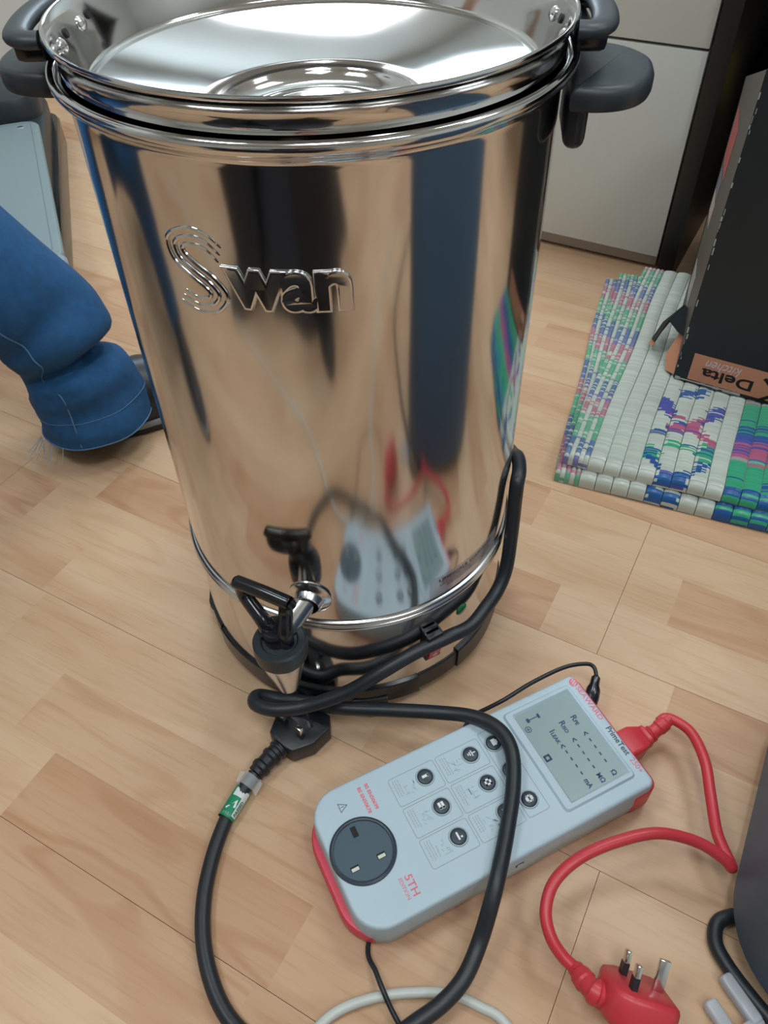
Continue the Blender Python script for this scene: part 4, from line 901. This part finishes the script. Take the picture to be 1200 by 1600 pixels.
# ================================================================ PEOPLE
DENIM = mat('blue_denim', (0.012, 0.085, 0.22), 0.85, noise_amt=0.35, scale=90, bump=0.35, bscale=700)
def loft(name, P, rad, m, parent, seg=40, sub=8, cap=True, sq=1.0):
    V, F = [], []; Q = smooth_path(P, sub); T_, N_ = frames(Q); n = len(Q)
    for i, p in enumerate(Q):
        t = i/(n-1); Bn = T_[i].cross(N_[i])
        for k in range(seg):
            th = 2*PI*k/seg; r = rad(t, th, N_[i]*math.cos(th)+Bn*math.sin(th)); V.append(p+N_[i]*r*math.cos(th)*sq+Bn*r*math.sin(th))
    for i in range(n-1):
        for k in range(seg): k2 = (k+1) % seg; F.append((i*seg+k, i*seg+k2, (i+1)*seg+k2, (i+1)*seg+k))
    if cap: F.append(tuple(range(seg))); F.append(tuple((n-1)*seg+k for k in range(seg)))
    return mesh(name, V, F, m, parent, True, 80)
def interp(tab, t):
    for i in range(len(tab)-1):
        if t <= tab[i+1][0]:
            f = (t-tab[i][0])/(tab[i+1][0]-tab[i][0]); f = f*f*(3-2*f); return tab[i][1]*(1-f)+tab[i+1][1]*f
    return tab[-1][1]
def leg_loft(name, P, tab, m, parent, seed, sq=1.0, crease=None):
    def rad(t, th, dv):
        v = noise.noise(Vector((math.cos(th)*1.6, math.sin(th)*1.6, t*11+seed)))
        v2 = noise.noise(Vector((math.cos(th)*0.8+5, math.sin(th)*0.8, t*26+seed)))
        r = interp(tab, t)*(1+0.07*v+0.05*v2*max(0, 1-t*1.8))
        if crease:
            for (tc_, wd_, amp, cd) in crease: r -= amp*math.exp(-((t-tc_)/wd_)**2)*max(0.0, dv.dot(Vector(cd).normalized()))**0.8
        return r
    return loft(name, P, rad, m, parent, 48, 9, sq=sq)
def skin_mesh(name, joints, edges, m, parent, root=0, sub=2):
    me = bpy.data.meshes.new(name); me.from_pydata([j[0] for j in joints], edges, [])
    o = bpy.data.objects.new('tmp', me); C.objects.link(o)
    md = o.modifiers.new('skin', 'SKIN'); md.use_smooth_shade = True
    sv = me.skin_vertices[0].data
    for i, j in enumerate(joints):
        r = j[1]; sv[i].radius = r if isinstance(r, tuple) else (r, r); sv[i].use_root = (i == root)
    s2 = o.modifiers.new('sub', 'SUBSURF'); s2.levels = sub; s2.render_levels = sub
    dg = bpy.context.evaluated_depsgraph_get(); m2 = bpy.data.meshes.new_from_object(o.evaluated_get(dg)); m2.name = name
    bpy.data.objects.remove(o); bpy.data.meshes.remove(me)
    return link(name, m2, m, parent, True, None)
def shoe(name, parent, heel, ang, L_=0.29, m=None, sole=None, stripe=None):
    T = Matrix.Translation(heel) @ Matrix.Rotation(ang, 4, 'Z')
    def outline(k):
        pts = []
        for i in range(40):
            t = 2*PI*i/40; x = L_*(0.5-0.5*math.cos(t)); wv = 0.030+0.018*math.sin(PI*min(1, x/L_*0.9)) ; y = math.sin(t)
            y = math.copysign(abs(y)**0.8, y)*wv*1.06
            pts.append((x, -y))
        return pts
    P = outline(0)
    area = sum(P[i-1][0]*P[i][1]-P[i][0]*P[i-1][1] for i in range(len(P)))
    if area < 0: P = P[::-1]
    sh = prism(name, P, [(0.003, 0.0), (0.0, 0.002), (0.0, 0.011)], sole or BLACK, parent, mtx=T, ang=40)
    prism('sole_stripe', P, [(-0.0012, 0.011), (-0.0018, 0.0125), (-0.0018, 0.0165), (-0.0008, 0.018)], stripe or BLACK, sh, mtx=T, ang=40)
    # upper
    V, F = [], []; n = 14; seg = 24
    for i in range(n):
        t = i/(n-1); x = L_*(0.01+0.975*t)
        wv = (0.030+0.018*math.sin(PI*min(1, t*0.9)))*(math.sin(PI*min(1, max(0.03, t*1.0+0.02)))**0.30 if t > 0.5 else min(1, 0.55+t*4))*0.98
        hh = interp([(0, 0.072), (0.25, 0.080), (0.42, 0.066), (0.65, 0.045), (0.85, 0.036), (1.0, 0.014)], t)
        for k in range(seg):
            a_ = PI*k/(seg-1); V.append(T @ Vector((x, math.cos(a_)*wv, 0.018+math.sin(a_)**0.7*hh)))
    for i in range(n-1):
        for k in range(seg-1): F.append((i*seg+k, i*seg+k+1, (i+1)*seg+k+1, (i+1)*seg+k))
    F.append(tuple(range(seg))); F.append(tuple((n-1)*seg+k for k in range(seg)))
    mesh('shoe_upper', V, F, m or BLACK, sh, True, 60)
    return sh
def hand(parent_list, wrist, d, up, m, parent, s=1.0):
    d = d.normalized(); side = d.cross(up).normalized(); up = side.cross(d)
    J = [(tuple(wrist), (0.024*s, 0.018*s)), (tuple(wrist+d*0.045*s), (0.036*s, 0.015*s)), (tuple(wrist+d*0.085*s), (0.038*s, 0.013*s))]; E = [(0, 1), (1, 2)]
    o = skin_mesh('hand', J, E, m, parent, 0, 2)
    for i, (x, l) in enumerate(((-0.028, 0.068), (-0.010, 0.078), (0.010, 0.073), (0.027, 0.058))):
        a0_ = wrist+d*0.085*s+side*x*s
        J = [(tuple(a0_-d*0.01*s), 0.009*s), (tuple(a0_+d*l*0.42*s), 0.0085*s), (tuple(a0_+d*l*0.75*s-up*0.012*s), 0.008*s), (tuple(a0_+d*l*0.95*s-up*0.028*s), 0.0068*s)]
        skin_mesh('finger', J, [(0, 1), (1, 2), (2, 3)], m, o, 0, 1)
    a0_ = wrist+d*0.03*s-side*0.030*s
    J = [(tuple(a0_), 0.011*s), (tuple(a0_-side*0.028*s+d*0.024*s), 0.0100*s), (tuple(a0_-side*0.036*s+d*0.050*s-up*0.006*s), 0.0085*s)]
    skin_mesh('thumb', J, [(0, 1), (1, 2)], m, o, 0, 1)
def person(label, *A_, crease=None, **K_): return person_(label, *A_, crease=crease, **K_)
def person_(label, base, fwd, lfoot, lfa, rfoot, rfa, lknee, rknee, hipc, chest, headc, trouser, shirt, hair, legL, legR, tabL, tabR, handL, handR, stripe=None, crease=None):
    P = thing('person', label, 'person', base); bo = Vector(base)
    def q(v): return Vector(v)-bo
    fwd = Vector((math.cos(fwd), math.sin(fwd), 0)); left = Vector((-fwd.y, fwd.x, 0)); SK = mat('skin', (0.52, 0.30, 0.21), 0.5, noise_amt=0.05, scale=40)
    hipc, chest, headc = q(hipc), q(chest), q(headc)
    lh, rh = hipc+left*0.09, hipc-left*0.09; lk, rk_ = q(lknee), q(rknee); lf, rf = q(lfoot)+Vector((0, 0, 0.085)), q(rfoot)+Vector((0, 0, 0.085))
    neck = chest+(headc-chest)*0.52; ls, rs = chest+left*0.17+Vector((0, 0, 0.02)), chest-left*0.17+Vector((0, 0, 0.02))
    hl, hr = q(handL), q(handR); el = (ls+hl)/2+left*0.09+Vector((0, 0, -0.06)); er = (rs+hr)/2-left*0.09+Vector((0, 0, -0.06))
    # one continuous body
    J = [(hipc, 0.11), ((hipc+chest)/2, (0.12, 0.10)), (chest, (0.15, 0.11)), (neck, 0.055), (headc-fwd*0.0+Vector((0, 0, -0.06)), 0.06), (headc, (0.078, 0.09)), (headc+Vector((0, 0, 0.075)), (0.065, 0.075)),
         (lh, 0.085), (lk, 0.052), (lf, 0.034), (rh, 0.085), (rk_, 0.052), (rf, 0.034), (ls, 0.055), (el, 0.038), (hl, 0.024), (rs, 0.055), (er, 0.038), (hr, 0.024)]
    J = [(tuple(a_), b_) for a_, b_ in J]
    E = [(0, 1), (1, 2), (2, 3), (3, 4), (4, 5), (5, 6), (0, 7), (7, 8), (8, 9), (0, 10), (10, 11), (11, 12), (2, 13), (13, 14), (14, 15), (2, 16), (16, 17), (17, 18)]
    skin_mesh('body', J, E, SK, P, 0, 2)
    J2 = [(hipc+Vector((0, 0, 0.03)), (0.17, 0.13)), ((hipc+chest)/2, (0.165, 0.125)), (chest, (0.175, 0.13)), (chest+(neck-chest)*0.5, 0.085), (ls, 0.078), (el, 0.056), ((el+hl)/2*0.4+hl*0.6, 0.044), (rs, 0.078), (er, 0.056), ((er+hr)/2*0.4+hr*0.6, 0.044)]
    skin_mesh('shirt', [(tuple(a_), b_) for a_, b_ in J2], [(0, 1), (1, 2), (2, 3), (2, 4), (4, 5), (5, 6), (2, 7), (7, 8), (8, 9)], shirt, P, 0, 2)
    J3 = [(hipc, (0.165, 0.13)), (lh, 0.10), ((lh*0.6+lk*0.4), 0.088), (rh, 0.10), ((rh*0.6+rk_*0.4), 0.088)]
    skin_mesh('trouser_seat', [(tuple(a_), b_) for a_, b_ in J3], [(0, 1), (1, 2), (0, 3), (3, 4)], trouser, P, 0, 2)
    leg_loft('trouser_leg', [q(v) for v in legL]+[lk, (lk+lh)/2, lh], tabL, trouser, P, 1.3, crease=crease)
    leg_loft('trouser_leg', [q(v) for v in legR]+[rk_, (rk_+rh)/2, rh], tabR, trouser, P, 7.7)
    shoe('shoe', P, q(lfoot)-Vector((math.cos(lfa), math.sin(lfa), 0))*0.06, lfa, stripe=stripe); shoe('shoe', P, q(rfoot)-Vector((math.cos(rfa), math.sin(rfa), 0))*0.06, rfa, stripe=stripe)
    # head details
    hd = (headc+Vector((0, 0, 0.02)))
    def ell(name, c, r, m, seg=20):
        bm = bmesh.new(); bmesh.ops.create_uvsphere(bm, u_segments=seg, v_segments=seg//2, radius=1)
        Rm = Matrix((fwd, left, Vector((0, 0, 1)))).transposed().to_4x4()
        bmesh.ops.transform(bm, matrix=Matrix.Translation(c) @ Rm @ Matrix.Diagonal((*r, 1)), verts=bm.verts); return from_bm(name, bm, m, P, True, None)
    ell('hair', hd-fwd*0.022+Vector((0, 0, 0.040)), (0.098, 0.088, 0.092), hair)
    for s in (-1, 1):
        ell('eye', hd+fwd*0.076+left*s*0.032+Vector((0, 0, -0.005)), (0.012, 0.014, 0.011), mat('eye_white', (0.7, 0.7, 0.68), 0.3), 12)
        ell('iris', hd+fwd*0.087+left*s*0.032+Vector((0, 0, -0.005)), (0.003, 0.006, 0.006), HOLE, 10)
        ell('ear', hd+left*s*0.079+Vector((0, 0, -0.02)), (0.018, 0.008, 0.030), SK, 12)
    ell('nose', hd+fwd*0.090+Vector((0, 0, -0.030)), (0.016, 0.012, 0.022), SK, 12)
    ell('mouth', hd+fwd*0.078+Vector((0, 0, -0.062)), (0.010, 0.024, 0.006), mat('lips', (0.40, 0.13, 0.11), 0.5), 12)
    hand(None, hl, (hl-el)*1.0, Vector((0, 0, 1)), SK, P); hand(None, hr, (hr-er)*1.0, Vector((0, 0, 1)), SK, P)
    return P
HAIR = mat('dark_hair', (0.03, 0.02, 0.015), 0.6, bump=0.4, bscale=150)
# person in blue jeans squatting at the left
pj = person('person in frayed blue jeans and black shoes squatting left of the urn', (-0.55, 0.16, 0), math.radians(12), (-0.340, 0.285, 0), math.radians(33), (-0.700, -0.120, 0), math.radians(-8),
    (-0.560, 0.270, 0.460), (-0.560, -0.060, 0.400), (-0.960, 0.080, 0.270), (-0.860, 0.090, 0.720), (-0.800, 0.100, 1.000), DENIM, mat('navy_shirt', (0.02, 0.05, 0.12), 0.8, bump=0.2), HAIR,
    [(-0.336, 0.266, 0.034), (-0.340, 0.271, 0.085), (-0.350, 0.277, 0.126), (-0.364, 0.282, 0.166), (-0.400, 0.280, 0.222), (-0.458, 0.272, 0.310), (-0.512, 0.270, 0.390)],
    [(-0.705, -0.118, 0.070), (-0.690, -0.110, 0.120), (-0.660, -0.095, 0.200), (-0.610, -0.078, 0.310)],
    [(0, 0.070), (0.09, 0.068), (0.17, 0.063), (0.22, 0.063), (0.30, 0.070), (0.40, 0.071), (0.5, 0.068), (0.62, 0.068), (0.78, 0.078), (0.9, 0.085), (1, 0.095)],
    [(0, 0.060), (0.1, 0.062), (0.25, 0.058), (0.45, 0.062), (0.62, 0.076), (0.8, 0.085), (1, 0.095)],
    (-0.520, 0.160, 0.520), (-0.570, -0.020, 0.520), stripe=mat('shoe_stripe', (0.28, 0.29, 0.31), 0.6), crease=[(0.215, 0.030, 0.030, (0.8, 0.3, 0.0)), (0.215, 0.022, 0.018, (0.4, -0.9, 0.0)), (0.36, 0.03, 0.010, (-0.2, -0.8, 0.5)), (0.10, 0.03, 0.007, (0.3, -0.9, 0.2))])
SEAM = mat('denim_seam', (0.10, 0.20, 0.32), 0.9)
lg = [o for o in pj.children if o.name.startswith('trouser_leg')][0]; VV = [v.co.copy() for v in lg.data.vertices]
V, F = [], []; rings = [VV[k*48:(k+1)*48] for k in range(len(VV)//48)]
def pick(rg_, dv):
    c_ = sum(rg_, Vector())/48; return max(rg_, key=lambda v: (v-c_).dot(dv))
def outw(rg_, v, e=0.0004):
    c_ = sum(rg_, Vector())/48; return v+(v-c_).normalized()*e
add_tube(V, F, smooth_path([outw(g_, pick(g_, Vector((-0.05, -1, 0.15)))) for g_ in rings[1:52:4]], 4), 0.0009, 6)
for kk in (0, 6):
    add_tube(V, F, [outw(rings[kk], v, 0.0002) for v in rings[kk]+rings[kk][:1]], 0.0009 if kk == 0 else 0.0005, 6)
mesh('trouser_seam', V, F, SEAM, pj)
# frayed threads at the hem
THR = mat('white_thread', (0.42, 0.50, 0.55), 0.9)
rg = random.Random(9); V, F = [], []; bo = Vector((-0.55, 0.16, 0))
for i in range(11):
    a_ = math.radians(rg.uniform(-150, -105)); p = Vector((-0.338+0.071*math.cos(a_), 0.268+0.071*math.sin(a_), rg.uniform(0.026, 0.034)))-bo
    dd_ = Vector((math.cos(a_)*0.3-0.5, math.sin(a_)*0.6, 0)).normalized(); L_ = rg.uniform(0.006, 0.020)
    add_tube(V, F, smooth_path([p+Vector((0, 0, 0.006)), p+dd_*L_*0.4+Vector((0, 0, -0.002)), p+dd_*L_+Vector((rg.uniform(-.006, .006), rg.uniform(-.006, .006), -0.016))], 3), 0.0005, 5)
o = mesh('frayed_threads', V, F, THR, pj); o['kind'] = 'stuff'
# the photographer, dark clothes, seen mirrored in the urn
DKT = mat('dark_trousers', (0.018, 0.018, 0.024), 0.8, bump=0.3, bscale=500)
person('person in dark clothes squatting in front of the urn, mirrored in its steel', (-0.20, -1.00, 0), math.radians(80), (-0.50, -0.80, 0), math.radians(115), (-0.03, -0.90, 0), math.radians(85),
    (-0.500, -0.740, 0.380), (-0.030, -0.800, 0.380), (-0.200, -1.200, 0.280), (-0.120, -1.120, 0.720), (-0.050, -1.020, 1.020), DKT, mat('black_jumper', (0.015, 0.015, 0.018), 0.85, bump=0.3), HAIR,
    [(-0.500, -0.790, 0.060), (-0.500, -0.780, 0.140), (-0.500, -0.760, 0.260)], [(-0.030, -0.880, 0.060), (-0.030, -0.860, 0.140), (-0.030, -0.830, 0.260)],
    [(0, 0.095), (0.2, 0.115), (0.55, 0.125), (0.8, 0.125), (1, 0.125)], [(0, 0.100), (0.2, 0.125), (0.55, 0.140), (0.8, 0.135), (1, 0.125)],
    (-0.400, -0.820, 0.540), (0.020, -0.900, 0.540))
ph = [o for o in C.objects if o.name.startswith('person')][-1]
def coat():  # unseen dark skirt, added to widen the dark reflection in the urn
    V, F = [], []; cx, cy = -0.25+0.20, -1.16+1.00; seg = 72; L_ = 14
    for k in range(L_):
        t = k/(L_-1); z = 0.006+0.47*t; r = 0.43*(1-t)**0.8+0.17*t
        for i in range(seg):
            a_ = 2*PI*i/seg; f = 1+0.05*(1-t)*math.sin(a_*11)+0.03*(1-t)*math.sin(a_*5+1); V.append((cx+r*f*math.cos(a_)*1.05, cy+r*f*math.sin(a_)*0.9, z))
    for k in range(L_-1):
        for i in range(seg): j = (i+1) % seg; F.append((k*seg+i, k*seg+j, (k+1)*seg+j, (k+1)*seg+i))
    mesh('reflection_filler_skirt', V, F, DKT, ph, True, 80)
coat()
